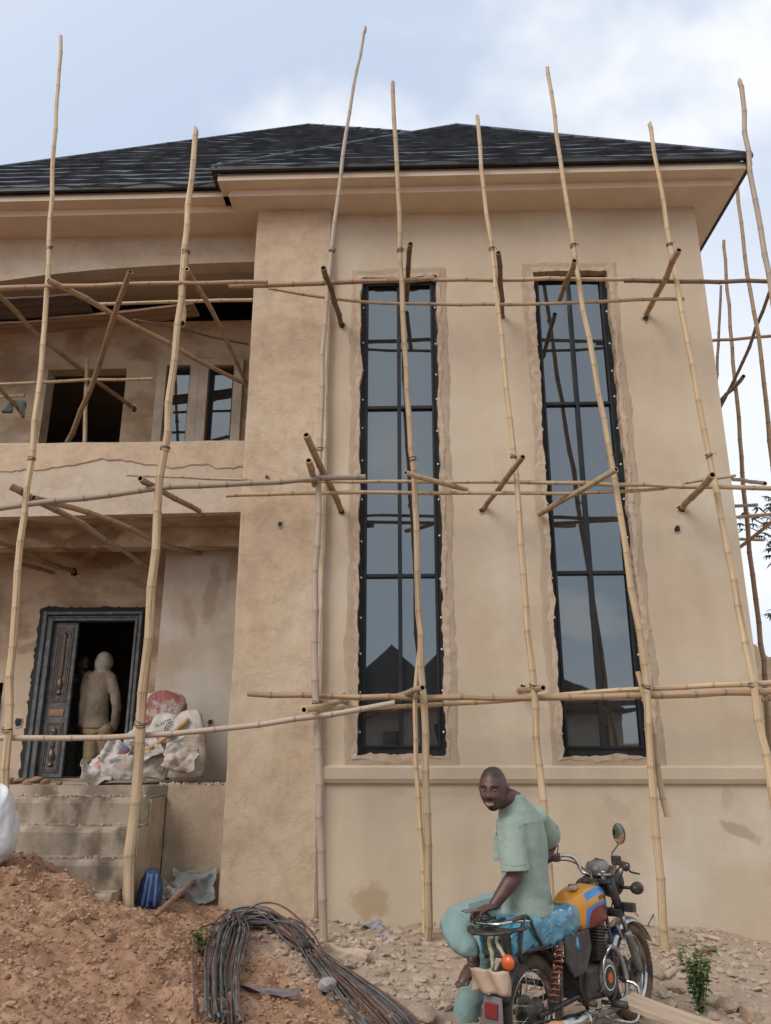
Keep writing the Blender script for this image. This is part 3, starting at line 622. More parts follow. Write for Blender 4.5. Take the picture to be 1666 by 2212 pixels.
for (px, py, s) in [(905, 2195, .11), (960, 2170, .09), (800, 2165, .07), (825, 2105, .06), (760, 2090, .06), (990, 2130, .06), (985, 2070, .055), (800, 2050, .05), (870, 2060, .045), (1000, 2180, .10), (930, 2110, .055), (740, 2130, .05),
        (840, 2140, .05), (700, 2075, .05), (965, 2040, .05), (1450, 2085, .05), (1480, 2060, .04), (1560, 2040, .05), (1420, 2110, .06), (1460, 2140, .07), (1570, 2180, .09), (1600, 2150, .07), (1620, 2200, .1), (1540, 2200, .06), (1590, 2110, .05), (1640, 2090, .06), (1500, 2020, .04), (620, 2050, .06), (660, 2030, .05), (590, 2025, .045), (775, 2205, .06), (1610, 2060, .05)]:
    p = gpoint(px, py); o = link('stone', random.choice(SM)); o.location = p+V((0, 0, s*.12)); o.scale = (s*random.uniform(.8, 1.3), s*random.uniform(.7, 1.1), s*random.uniform(.7, 1.1)); o.rotation_euler = (random.uniform(-.3, .3), random.uniform(-.3, .3), random.uniform(0, 6))
    tag(o, 'pale broken concrete chunk lying among the rubble in front of the house', 'stone', 'broken concrete chunks in the rubble')
for (px, py, s) in [(300, 1928, .07), (440, 2040, .06), (480, 1930, .05), (345, 1965, .04), (60, 1945, .05), (150, 1990, .06), (235, 2030, .05), (90, 2090, .07), (330, 2080, .05), (30, 1910, .05), (380, 2130, .05), (200, 1920, .05), (275, 1925, .045)]:
    p = gpoint(px, py); o = link('soil_lump', random.choice(SR)); o.location = p+V((0, 0, s*.2)); o.scale = (s*random.uniform(.8, 1.2), s*random.uniform(.7, 1.1), s); o.rotation_euler = (0, random.uniform(-.3, .3), random.uniform(0, 6))
    tag(o, 'red brown lump of hard soil lying on the mound', 'soil lump', 'hard lumps on the soil mound')
# ================================================================ BAMBOO SCAFFOLD
def bamboo_mat(name, c1, c2, node, hue=0):
    m = bpy.data.materials.new(name); m.use_nodes = True; t = m.node_tree; b = t.nodes['Principled BSDF']; L = t.links.new
    al = N(t, 'ShaderNodeAttribute', attribute_name='along'); an = N(t, 'ShaderNodeAttribute', attribute_name='ang'); oi = N(t, 'ShaderNodeObjectInfo')
    cv = N(t, 'ShaderNodeCombineXYZ'); L(M('MULTIPLY', M('COSINE', an.outputs['Fac'], t=t), 2.2, t=t), cv.inputs[0]); L(M('MULTIPLY', M('SINE', an.outputs['Fac'], t=t), 2.2, t=t), cv.inputs[1]); L(M('ADD', M('MULTIPLY', al.outputs['Fac'], .9, t=t), M('MULTIPLY', oi.outputs['Random'], 60.0, t=t), t=t), cv.inputs[2])
    n1 = N(t, 'ShaderNodeTexNoise', i_Scale=1.6, i_Detail=6.0, i_Roughness=.6); L(cv.outputs[0], n1.inputs['Vector'])
    cv2 = N(t, 'ShaderNodeCombineXYZ'); L(M('MULTIPLY', M('COSINE', an.outputs['Fac'], t=t), 9.0, t=t), cv2.inputs[0]); L(M('MULTIPLY', M('SINE', an.outputs['Fac'], t=t), 9.0, t=t), cv2.inputs[1]); L(M('ADD', M('MULTIPLY', al.outputs['Fac'], 1.5, t=t), M('MULTIPLY', oi.outputs['Random'], 30.0, t=t), t=t), cv2.inputs[2])
    n2 = N(t, 'ShaderNodeTexNoise', i_Scale=1.0, i_Detail=4.0); L(cv2.outputs[0], n2.inputs['Vector'])
    r = N(t, 'ShaderNodeMapRange', interpolation_type='SMOOTHSTEP'); r.inputs[1].default_value = .43; r.inputs[2].default_value = .62; L(M('ADD', M('MULTIPLY', n1.outputs[0], .65, t=t), M('MULTIPLY', n2.outputs[0], .35, t=t), t=t), r.inputs[0])
    mx = N(t, 'ShaderNodeMix', data_type='RGBA'); L(r.outputs[0], mx.inputs[0]); mx.inputs[6].default_value = (*c1, 1); mx.inputs[7].default_value = (*c2, 1)
    nd = N(t, 'ShaderNodeAttribute', attribute_name='node'); m2 = N(t, 'ShaderNodeMix', data_type='RGBA'); L(M('MULTIPLY', nd.outputs['Fac'], .5, t=t), m2.inputs[0]); L(mx.outputs[2], m2.inputs[6]); m2.inputs[7].default_value = (*node, 1)
    hs = N(t, 'ShaderNodeHueSaturation'); L(m2.outputs[2], hs.inputs['Color']); L(M('ADD', M('MULTIPLY', oi.outputs['Random'], .4, t=t), .74, t=t), hs.inputs['Value'])
    L(hs.outputs[0], b.inputs['Base Color']); b.inputs['Roughness'].default_value = .55; b.inputs['Specular IOR Level'].default_value = .35
    bn = N(t, 'ShaderNodeBump'); bn.inputs['Strength'].default_value = .25; bn.inputs['Distance'].default_value = .006; L(n2.outputs[0], bn.inputs['Height']); L(bn.outputs[0], b.inputs['Normal'])
    return m
BM = {'y': bamboo_mat('bamboo_straw', (.57, .43, .27), (.29, .18, .095), (.15, .095, .055)),
      'b': bamboo_mat('bamboo_brown', (.40, .27, .16), (.22, .135, .078), (.09, .05, .03)),
      'g': bamboo_mat('bamboo_grey', (.43, .345, .265), (.32, .24, .175), (.12, .09, .065)),
      'd': bamboo_mat('bamboo_dark', (.20, .13, .085), (.11, .07, .05), (.05, .035, .025))}
MT['hollow'] = mat('bamboo_inside', (.05, .03, .02), rough=.9)
def bamboo_mesh(path, r0, r1, rr, node=.33, n=12, slant=0.0):
    pts = spline(path, .03); L = [0]
    for i in range(1, len(pts)): L.append(L[-1]+(pts[i]-pts[i-1]).length)
    T = L[-1]; La = np.array(L); Pa = np.array([p[:] for p in pts])
    at = lambda s: V([np.interp(s, La, Pa[:, k]) for k in range(3)])
    nodes = []; s = rr.uniform(.05, .25)
    while s < T-.04: nodes.append(s); s += node*rr.uniform(.72, 1.25)*(1.0 if T > 2 else .85)
    st = [(0.0, 1.0, 0)]; prev = 0
    for q in nodes:
        st += [((prev+q)/2, .97, 0)] if q-prev > .1 else []
        st += [(q-.022, .995, 0), (q-.008, 1.07, .3), (q, 1.10, 1), (q+.006, 1.03, 1), (q+.016, 1.0, .2), (q+.03, .985, 0)]; prev = q
    st += [(T, .98, 0)]; st = sorted([x for x in st if 0 <= x[0] <= T])
    mb = MB(); rings = []; along = []; ang = []; nd = []; d0 = (at(min(.05, T))-at(0)); x, y = basis(d0)
    kink = {i: (rr.uniform(-1, 1), rr.uniform(-1, 1)) for i in range(len(nodes)+2)}; ki = 0
    for s, k, nv in st:
        ki = sum(1 for q in nodes if q <= s); a = nodes[ki-1] if ki > 0 else 0; b = nodes[ki] if ki < len(nodes) else T
        t = (s-a)/max(b-a, 1e-3); off = [kink[ki][c]*(1-t)+kink[ki+1][c]*t for c in (0, 1)]
        p = at(s); d = (at(min(s+.05, T))-at(max(s-.05, 0))).normalized(); x = (x-d*x.dot(d)).normalized(); y = d.cross(x)
        r = (r0+(r1-r0)*s/T); p = p+(x*off[0]+y*off[1])*min(.016, r*.36)
        rings.append([p+(x*cos(2*pi*j/n)+y*sin(2*pi*j/n))*r*k for j in range(n)]); along += [s]*n; ang += [2*pi*j/n for j in range(n)]; nd += [nv]*n
    for e, sg in ((0, -1), (-1, 1)):                    # slanted cut end
        c = sum(rings[e], V())/n; d = (at(.03)-at(0)) if e == 0 else (at(T)-at(T-.03)); d.normalize(); sd_ = rr.uniform(0, 6)
        sl_ = slant if e == -1 else slant*.4
        for j in range(n): rings[e][j] = rings[e][j]+d*cos(2*pi*j/n+sd_)*sl_
    mb.loft(rings, 0, False)
    for e in (0, -1):
        c = sum(rings[e], V())/n; d = (at(.03)-at(0)) if e == 0 else (at(T-.03)-at(T)); d.normalize()
        inn = [c+(p-c)*.72 for p in rings[e]]; deep = [c+(p-c)*.66+d*.06 for p in rings[e]]
        o = len(mb.v); mb.loft([rings[e], inn], 0, False); mb.loft([inn, deep], 1, False); mb.add([*deep, c+d*.06], [(j, (j+1) % n, n) for j in range(n)], 1)
    k = len(mb.v)-len(along)
    mb.at = {'along': ('POINT', along+[0]*k), 'ang': ('POINT', ang+[0]*k), 'node': ('POINT', nd+[0]*k)}
    return mb, at, T
POLES = {}
def pole(key, px, Ys, r0, r1, c, label, node=.33, group='bamboo scaffold poles', slant=.0, name='bamboo_pole', lash=()):
    """px: surveyed points; Ys: depth at first and last point (or one depth, or one per point)"""
    rr = random.Random(key); r0, r1 = r0*.76, r1*.76
    if not hasattr(Ys, '__len__'): Ys = [Ys]*len(px)
    if len(Ys) == 2 and len(px) > 2:
        a = [0]
        for i in range(1, len(px)): a.append(a[-1]+sqrt((px[i][0]-px[i-1][0])**2+(px[i][1]-px[i-1][1])**2))
        Ys = [Ys[0]+(Ys[1]-Ys[0])*q/a[-1] for q in a]
    path = [P(x, y, Y) for (x, y), Y in zip(px, Ys)]
    if key in ('U7', 'U8', 's1', 's2'):                  # carry the foot down to the ground
        q = path[0]-path[1]; q = q.normalized()*(1/max(.2, -q.normalized().z)); path = [path[0]+q*(path[0].z+.1)]+path
    mb, at, T = bamboo_mesh(path, r0, r1, rr, node, slant=slant)
    o = mb.build(name, [BM[c], MT['hollow']], None, smooth=True); tag(o, label, 'bamboo pole', group)
    POLES[key] = (o, at, T, r0, r1)
    for z in lash:                                       # binding wire round the pole where a ledger crosses
        s = min(np.linspace(0, T, 400), key=lambda q: abs(at(q).z-z)); p = at(s); r = (r0+(r1-r0)*s/T)*1.12
        mb = MB(); rnd = rr.uniform(-.35, .35)
        for k in range(3):
            ax = V((rnd+rr.uniform(-.25, .25), rr.uniform(-.5, .1), 1)).normalized(); mb.torus(p+V((0, 0, k*.014-.014)), ax, r+.003, .0032, 18, 5)
        e = p+V((r, -r*.4, 0)); mb.tube(spline([e, e+V((.015, -.02, .01)), e+V((.025, -.02, rr.uniform(-.04, .02)))], .02), .0025, 5)
        mb.build('lashing', MT['wire'], o, smooth=True)
    return o
LZ = (7.06, 4.58, 2.2)
U = -.68
pole('U1', [(22, 1856), (12, 1690), (25, 1420), (50, 1130), (72, 960), (103, 600), (118, 300), (133, 78)], [-.95, -.62], .050, .027, 'y', 'leftmost upright bamboo pole, rising past the left end of the roof', lash=(7.1, 4.5, 1.8))
pole('U2', [(270, 2008), (285, 1800), (305, 1560), (325, 1330), (345, 1070), (360, 940), (385, 700), (402, 545)], [-.98, -.70], .066, .047, 'y', 'thick upright bamboo pole in front of the steps and doorway', lash=(7.1, 4.6, 1.85), node=.42)
pole('U2b', [(392, 700), (399, 560), (410, 420), (423, 283)], [-.60, -.62], .050, .042, 'y', 'short bamboo pole with pointed top spliced above the doorway upright', slant=.05)
pole('U3', [(702, 2052), (695, 1870), (690, 1700), (684, 1500), (682, 1250), (688, 1100), (693, 900), (700, 720), (712, 590), (735, 380), (765, 190), (790, 60)], [U, -.66], .052, .024, 'g', 'tallest upright bamboo pole, greyish, standing along the rough pilaster', slant=.05, lash=(7.0, 4.6, 2.05))
pole('U4', [(921, 2040), (928, 1900), (924, 1750), (916, 1560), (910, 1420), (903, 1250), (898, 1100), (888, 960), (878, 800), (868, 620), (862, 480), (855, 330), (850, 180)], [U, -.66], .048, .033, 'y', 'upright bamboo pole crossing the left tall window', slant=.02, lash=(7.0, 4.5, 2.2))
pole('U4b', [(919, 2015), (915, 1900), (904, 1750), (898, 1530), (906, 1400)], -.60, .036, .028, 'y', 'short thin bamboo prop doubled against the left window upright')
pole('U5', [(1196, 2020), (1190, 1900), (1175, 1760), (1163, 1640), (1150, 1450), (1135, 1300), (1120, 1090), (1103, 920), (1085, 740), (1065, 560), (1045, 400), (1030, 252)], [U, -.66], .046, .030, 'y', 'upright bamboo pole between the two tall windows, behind the seated man', slant=.015, lash=(7.0, 4.5, 2.2))
pole('U6', [(1437, 2055), (1425, 1890), (1415, 1740), (1405, 1590), (1390, 1430), (1365, 1270), (1340, 1100), (1315, 960), (1275, 750), (1240, 540), (1205, 300), (1181, 143)], [U, -.66], .050, .030, 'y', 'upright bamboo pole crossing the right tall window', slant=.02, lash=(7.0, 4.5, 2.2))
pole('U6b', [(1440, 1765), (1410, 1590), (1380, 1450)], [-.58, -.60], .038, .034, 'y', 'short bamboo stub hanging beside the right window upright')
pole('U7', [(1700, 1880), (1668, 1700), (1640, 1560), (1615, 1410), (1590, 1270), (1560, 1120), (1525, 950), (1490, 750), (1455, 580), (1430, 420), (1403, 265)], [U, -.66], .050, .030, 'y', 'upright bamboo pole running down the wall beside the house corner', slant=.02, lash=(7.0, 4.5, 2.2))
pole('U8', [(1760, 1200), (1700, 830), (1666, 625), (1640, 470), (1617, 335), (1600, 178)], [U, -.66], .048, .036, 'g', 'tall bamboo pole just outside the right eave corner', slant=.05)
# ledgers (horizontal)
K = -.56
pole('L1a', [(-60, 627), (0, 622), (184, 616), (380, 611), (578, 608)], -.74, .038, .030, 'b', 'upper left horizontal bamboo across the balcony opening')
pole('L1b', [(495, 618), (699, 611), (830, 605), (938, 602)], K, .040, .034, 'b', 'upper horizontal bamboo from the pilaster to the left tall window')
pole('L1c', [(930, 603), (1088, 603), (1244, 602), (1372, 603)], K, .032, .030, 'y', 'upper horizontal bamboo linking the tops of both tall windows')
pole('L1d', [(1350, 605), (1480, 608), (1600, 608), (1720, 610)], K-.02, .034, .030, 'd', 'dark upper horizontal bamboo running past the house corner')
pole('L2', [(581, 623), (699, 643), (857, 656), (1074, 658), (1251, 655), (1372, 648), (1478, 646)], -.42, .022, .026, 'y', 'thin horizontal bamboo below the upper ledger, crossing both windows')
pole('L2l', [(205, 657), (380, 652), (567, 648)], .15, .028, .030, 'y', 'straw coloured horizontal bamboo inside the balcony under the beam')
pole('M1', [(-50, 1104), (0, 1098), (188, 1075), (342, 1055), (478, 1046), (569, 1043), (690, 1033), (790, 1030)], [-.80, -.78], .040, .038, 'g', 'sloping grey bamboo across the balcony parapet to the left window')
pole('M2', [(275, 1026), (430, 1033), (569, 1038), (737, 1041), (1076, 1040), (1301, 1045), (1480, 1051), (1720, 1057)], [-.50, -.50], .016, .036, 'y', 'long slender horizontal bamboo at mid height from parapet to house corner')
pole('M3', [(489, 1070), (640, 1066), (793, 1064), (1068, 1066), (1280, 1064), (1418, 1056), (1520, 1036)], -.44, .030, .024, 'y', 'lower of the paired mid height bamboos under the window crossing')
pole('M4', [(1457, 1047), (1530, 1036), (1589, 1027)], -.36, .026, .02, 'g', 'short pale bamboo tied at mid height near the house corner')
pole('N1', [(535, 1499), (699, 1504), (839, 1506), (1073, 1507), (1180, 1505), (1322, 1504), (1429, 1501), (1642, 1494), (1730, 1490)], K, .036, .044, 'b', 'lower horizontal bamboo across the foot of both tall windows')
pole('N2', [(697, 1531), (857, 1527), (1073, 1515), (1220, 1499), (1404, 1489), (1560, 1481), (1720, 1472)], -.46, .026, .036, 'y', 'thin slanting bamboo tied alongside the lower horizontal pole')
pole('N3', [(-60, 1592), (0, 1592), (157, 1593), (294, 1590), (478, 1574), (622, 1557), (755, 1535), (853, 1518)], [-.86, -.78], .036, .034, 'g', 'weathered grey bamboo rail sloping up from the doorway steps')
# putlogs (poles running into the wall)
def putlog(key, a, b, Ya, Yb, r, c, label, node=.3): pole(key, [b, a], [Yb, Ya], r, r*1.05, c, label, node)
putlog('p1', (699, 577), (739, 704), -1.05, .05, .040, 'd', 'dark bamboo putlog entering the wall left of the left window top')
putlog('p2', (887, 527), (879, 655), -1.05, .02, .036, 'd', 'bamboo putlog pointing out above the left tall window')
putlog('p3', (1078, 545), (1087, 690), -1.05, .05, .036, 'd', 'bamboo putlog pointing out between the window tops')
putlog('p4', (1242, 565), (1209, 652), -.98, .0, .036, 'b', 'bamboo putlog pointing out above the right tall window')
putlog('p5', (1466, 542), (1395, 687), -1.05, .05, .042, 'b', 'bamboo putlog entering the wall near the upper house corner')
putlog('q1', (659, 940), (739, 1105), -1.30, .05, .044, 'b', 'hollow ended bamboo putlog leaning beside the pilaster at mid height')
putlog('q2', (666, 996), (682, 1048), -1.00, -.62, .044, 'b', 'stubby hollow bamboo end beside the pilaster at mid height')
putlog('q3', (876, 1023), (1008, 1058), -.95, -.35, .034, 'y', 'short bamboo with hollow end tied across the left window at mid height')
putlog('q4', (1129, 988), (1042, 1103), -1.05, .05, .036, 'b', 'bamboo putlog entering a hole between the two windows')
putlog('q5', (1330, 1013), (1163, 1111), -.90, -.05, .040, 'y', 'bamboo putlog slanting across the right window at mid height')
putlog('q6', (1539, 1025), (1471, 1100), -1.0, .05, .044, 'b', 'stout bamboo putlog entering the wall by the right house corner')
putlog('r1', (655, 1535), (752, 1512), -1.05, .05, .040, 'y', 'hollow bamboo end jutting out left of the left window foot')
putlog('r2', (913, 1485), (845, 1508), -1.0, -.1, .036, 'g', 'broken grey bamboo end jutting out at the left window foot')
putlog('r3', (1174, 1488), (1120, 1490), -.92, .05, .036, 'b', 'hollow bamboo end jutting out between the window feet')
# braces into the balcony and porch
pole('b1', [(537, 832), (454, 792), (342, 731), (219, 665), (105, 605)], [1.0, -.85], .036, .046, 'b', 'long brown bamboo brace slanting down into the balcony to the pilaster')
pole('b2', [(148, 956), (202, 826), (246, 689), (282, 587)], [.75, -.95], .044, .042, 'b', 'thick dark bamboo brace rising out of the balcony door', node=.4)
pole('b3', [(534, 832), (495, 747), (451, 658), (403, 583)], [1.0, -.85], .030, .040, 'b', 'bamboo brace slanting steeply from the spliced pole to the pilaster')
pole('b4', [(291, 884), (184, 805), (85, 726), (0, 641), (-50, 600)], [1.75, -.7], .040, .040, 'b', 'bamboo brace running from upper left into the balcony back wall')
pole('b5', [(287, 690), (396, 713), (537, 744)], [.4, 1.2], .022, .020, 'd', 'thin dark bamboo stick under the balcony platform')
pole('b6', [(184, 965), (185, 880), (189, 774)], .95, .036, .034, 'y', 'short upright bamboo standing inside the balcony')
pole('b7', [(-40, 832), (0, 830), (205, 821), (331, 819)], .88, .030, .026, 'y', 'split bamboo rail across the balcony door opening')
pole('b8', [(-40, 857), (53, 855)], 1.0, .028, .026, 'y', 'short bamboo end at the far left of the balcony')
pole('b9', [(-40, 800), (0, 839), (48, 893)], [.2, .9], .034, .032, 'b', 'bamboo brace at far left with the green rag on its end')
pole('c1', [(320, 1226), (171, 1130), (68, 1075), (26, 1050)], [1.2, -.92], .036, .050, 'g', 'bamboo brace with large slanted cut end under the balcony, left', slant=.05)
pole('c2', [(437, 1198), (342, 1173), (280, 1140), (171, 1102), (72, 1076)], [1.2, -.70], .038, .044, 'b', 'long bamboo brace running under the balcony towards the porch corner')
pole('c3', [(513, 1149), (478, 1130), (376, 1075), (304, 1034)], [1.2, -.95], .036, .044, 'b', 'bamboo brace from the parapet front into the grey porch wall')
pole('c4', [(161, 1236), (75, 1204), (0, 1170), (-50, 1150)], [1.72, -.3], .044, .044, 'b', 'bamboo brace entering the porch wall above the doorway')
pole('c5', [(113, 1238), (0, 1204), (-50, 1188)], [1.7, .2], .034, .034, 'b', 'dim bamboo brace at the far left of the porch ceiling')
# scaffold at the right flank of the house
pole('s1', [(1652, 1466), (1649, 1423), (1631, 1281), (1621, 1192), (1607, 1075), (1596, 897), (1582, 755), (1563, 520)], [3.3, 3.3], .055, .034, 'b', 'brown upright bamboo behind the house corner, second from the right edge')
pole('s2', [(1700, 1250), (1666, 980), (1642, 755), (1608, 542), (1592, 405)], [2.0, 2.0], .050, .034, 'b', 'upright bamboo beside the right flank reaching under the eave')
pole('s3', [(1548, 830), (1558, 617)], 4.6, .035, .03, 'd', 'thin dark bamboo leaning behind the house corner')
pole('s4', [(1553, 886), (1610, 770), (1666, 622), (1690, 560)], [3.6, 1.5], .034, .034, 'd', 'dark diagonal bamboo brace at the right flank')
pole('s5', [(1552, 870), (1607, 814)], [3.6, 2.4], .036, .04, 'd', 'short dark bamboo end jutting out at the right flank')
pole('s6', [(1525, 737), (1600, 731), (1700, 722)], 3.15, .034, .034, 'b', 'horizontal bamboo beyond the corner at upper right')
pole('s7', [(1575, 1033), (1654, 1046)], [2.6, .6], .034, .034, 'g', 'short bamboo end jutting past the corner at mid height')
pole('s8', [(1575, 1095), (1637, 1090)], 3.1, .034, .034, 'g', 'short horizontal bamboo end behind the corner among the leaves')
pole('s9', [(1580, 1118), (1720, 1107)], 3.12, .034, .034, 'y', 'straw coloured horizontal bamboo behind the corner at right edge')
pole('s10', [(1585, 1192), (1720, 1085)], [3.6, 2.2], .036, .036, 'b', 'diagonal bamboo brace low beyond the house corner')
pole('s11', [(1585, 1163), (1650, 1167)], 3.5, .032, .03, 'g', 'short grey bamboo end below the leaves at right')
pole('s12', [(1640, 1512), (1730, 1508)], 1.5, .04, .04, 'b', 'bamboo ledger beyond the corner at the lower right edge')
# planks on the balcony scaffold
MT['plank'] = mat('weathered_board', (.30, .185, .115), (.19, .115, .075), scale=3, rough=.9, bump=.4, bscale=25, stretch=(.5, 6, 6))
MT['plank_dark'] = mat('dark_board', (.10, .065, .05), (.06, .04, .032), scale=3, rough=.9, bump=.4, bscale=25, stretch=(.5, 6, 6))
def plank(name, a, b, wid, th, m, label, roll=0.0):
    a, b = V(a), V(b); d = (b-a); L = d.length; d.normalize(); up = V((0, 0, 1)); sd_ = d.cross(up).normalized(); up = sd_.cross(d)
    R = Matrix((d, sd_, up)).transposed(); mb = MB(); n = 14; rings = []
    for i in range(n+1):
        s = i/n*L-L/2; e = [random.uniform(-.006, .006) for _ in range(4)]; sag = -.02*(1-(2*i/n-1)**2)
        rings.append([(s, -wid/2+e[0], -th/2+sag), (s, wid/2+e[1], -th/2+sag), (s, wid/2+e[2], th/2+sag), (s, -wid/2+e[3], th/2+sag)])
    mb.loft(rings); o = mb.build(name, m, None, bevel=.004); o.matrix_world = Matrix.Translation((a+b)/2) @ R.to_4x4() @ Matrix.Rotation(roll, 4, 'X')
    return tag(o, label, 'plank')
plank('scaffold_plank', P(110, 700, .55), P(425, 668, .55), .30, .03, MT['plank'], 'brown scaffold board under the balcony beam, right one')
plank('scaffold_plank', P(-60, 668, .3), P(190, 655, .3), .34, .035, MT['plank_dark'], 'dark wide scaffold board at the left of the balcony', .25)
plank('scaffold_plank', P(-60, 708, .9), P(135, 702, .9), .28, .03, MT['plank'], 'lowest brown scaffold board at the left end of the balcony')
# ================================================================ MOTORCYCLE (local frame: x forward, y left, z up, rear axle over the origin)
MT['rubber'] = mat('dusty_tyre', (.16, .105, .07), (.045, .036, .03), scale=7, rough=.95, bump=.5, bscale=60)
MT['chrome'] = mat('dull_chrome', (.55, .55, .54), (.38, .36, .33), scale=14, rough=.2, metal=1.0, rvar=.12)
MT['blackm'] = mat('black_paint', (.018, .018, .019), (.06, .048, .039), scale=14, rough=.45, rvar=.15)
MT['engine'] = mat('oily_alloy', (.24, .23, .20), (.10, .085, .07), scale=12, rough=.5, metal=.7, bump=.3, bscale=40)
MT['engine_dark'] = mat('dirty_black_engine', (.035, .031, .028), (.075, .058, .045), scale=14, rough=.65, bump=.4, bscale=40)
MT['fork'] = mat('grey_fork', (.27, .265, .26), (.2, .19, .18), scale=9, rough=.45, metal=.6)
MT['yellow'] = mat('yellow_tank', (.62, .27, .02), (.54, .22, .02), scale=6, rough=.3, coat=.3)
MT['tblue'] = mat('blue_tank', (.04, .20, .50), rough=.3, coat=.3)
MT['tred'] = mat('dark_red_tank', (.20, .012, .014), (.16, .012, .014), scale=5, rough=.35, coat=.25)
MT['orange'] = mat('orange_lens', (.55, .095, .015), rough=.25, coat=.5)
MT['spring'] = mat('orange_red_spring', (.34, .08, .035), (.2, .06, .035), scale=12, rough=.5)
MT['redref'] = mat('red_reflector', (.17, .015, .015), rough=.4, coat=.2)
MT['beige'] = mat('dirty_beige_plastic', (.42, .30, .22), (.36, .25, .18), scale=7, rough=.5, bump=.3, bscale=14)
MT['flap'] = mat('grey_flap', (.16, .14, .145), (.12, .10, .10), scale=9, rough=.7)
MT['string'] = mat('green_string', (.30, .36, .24), (.40, .36, .27), scale=20, rough=.9, bump=.6)
MT['wrap'] = mat('clouded_plastic', (.07, .066, .064), (.17, .16, .155), scale=9, rough=.22, bump=.8, bscale=16, bdist=.02)
MT['mirror'] = mat('mirror_glass', (.85, .86, .86), rough=.01, metal=1.0)
MT['navy'] = mat('navy_stripe', (.02, .03, .12), rough=.25, coat=.4)
def wrap_mat():
    m = mat('blue_polythene', (.028, .185, .29), (.07, .28, .39), scale=4, rough=.16, coat=.5, spec=.6); t = m.node_tree; b = t.nodes['Principled BSDF']; L = t.links.new
    tcn = [q for q in t.nodes if q.type == 'TEX_COORD'][0]
    n0 = N(t, 'ShaderNodeTexNoise', i_Scale=5.0, i_Detail=3.0, i_Distortion=.6); L(tcn.outputs['Object'], n0.inputs['Vector'])
    rid = M('SUBTRACT', 1.0, M('MULTIPLY', M('ABSOLUTE', M('SUBTRACT', n0.outputs[0], .5, t=t), t=t), 7.0, t=t), t=t)
    n2 = N(t, 'ShaderNodeTexNoise', i_Scale=28.0, i_Detail=3.0); L(tcn.outputs['Object'], n2.inputs['Vector'])
    bn = N(t, 'ShaderNodeBump'); bn.inputs['Strength'].default_value = .55; bn.inputs['Distance'].default_value = .014; L(M('ADD', M('MAXIMUM', rid, 0.0, t=t), M('MULTIPLY', n2.outputs[0], .25, t=t), t=t), bn.inputs['Height']); L(bn.outputs[0], b.inputs['Normal'])
    return m
MT['bluewrap'] = wrap_mat()
BK = V((.65, -3.25, -.012)); BH = radians(48)
bike = empty('motorcycle', BK, 'parked motorcycle with yellow, blue and red tank and blue plastic wrapped seat', 'motorcycle'); bike.rotation_euler = (radians(-3), 0, BH); bike.scale = (.95, .95, .95)
WB = 1.20; RH = .295
def wheel(x, steer):
    c = V((x, 0, RH)); mb = MB()
    prof = [(cos(a)*.042*(1.0 if cos(a) > 0 else .8), sin(a)*.046) for a in np.linspace(0, 2*pi, 15)[:-1]]
    mb2 = MB(); n = 48; rings = []
    for i in range(n+1):
        a = 2*pi*i/n; dd = V((cos(a), 0, sin(a))); rings.append([c+dd*(.253+p)+V((0, q, 0)) for p, q in prof])
    tyre = MB().loft(rings, 0, False)
    for i in range(64):                                 # tread blocks
        a = 2*pi*i/64
        for yy in (-.024, 0, .024):
            a2 = a+(.05 if yy == 0 else 0); dd = V((cos(a2), 0, sin(a2))); R = Matrix((V((-dd.z, 0, dd.x)), V((0, 1, 0)), dd)).transposed()
            tyre.cbox(c+dd*(.292-abs(yy)*.22)+V((0, yy, 0)), (.016, .014, .012), R)
    wh = tyre.build('wheel', MT['rubber'], bike, auto=True)
    rim = MB(); n = 48; pr = [(.222, -.026), (.216, -.027), (.204, -.012), (.204, .012), (.216, .027), (.222, .026), (.212, .0)]
    rim.loft([[c+V((cos(2*pi*i/n), 0, sin(2*pi*i/n)))*r+V((0, y, 0)) for r, y in pr] for i in range(n+1)], 0, False)
    rim.build('rim', MT['chrome'], wh, auto=True)
    hb = MB().lathe([(.012, -.075), (.03, -.07), (.03, -.055), (.078, -.05), (.082, -.042), (.082, -.03), (.04, -.025), (.04, .03), (.082, .035), (.082, .048), (.03, .055), (.012, .07)], c, (0, 1, 0), 28)
    hb.build('hub', MT['engine'], wh, auto=True)
    hl = MB()
    for i in range(12):
        a = 2*pi*i/12; hl.lathe([(.006, -.004), (.006, .001)], c+V((cos(a)*.068, -.0515, sin(a)*.068)), (0, -1, 0), 8)
    hl.build('drum_hole', MT['blackm'], wh)
    sp = MB()
    for i in range(36):
        a = 2*pi*i/36; sgn = 1 if i % 2 else -1; off = (.35 if (i//2) % 2 else -.35)
        sp.tube([c+V((cos(a+off)*.078, sgn*.04, sin(a+off)*.078)), c+V((cos(a)*.206, sgn*.004, sin(a)*.206))], .0016, 5)
    sp.build('spokes', MT['chrome'], wh)
    return wh
wheel(0, 0); wheel(WB, 0)
def arcshell(c, R, a0, a1, wd, th, n=24, k=8, drop=.03):
    mb = MB(); rings = []
    for i in range(n+1):
        a = a0+(a1-a0)*i/n; dd = V((cos(a), 0, sin(a))); ring = []
        for j in range(k+1): q = -1+2*j/k; ring.append(c+dd*(R-drop*q*q)+V((0, q*wd/2, 0)))
        for j in range(k, -1, -1): q = -1+2*j/k; ring.append(c+dd*(R-th-drop*q*q)+V((0, q*(wd/2-.001), 0)))
        rings.append(ring)
    return mb.loft(rings)
ff = arcshell(V((WB, 0, RH)), .335, radians(25), radians(195), .125, .003, 30).build('front_mudguard', MT['chrome'], bike, smooth=True)
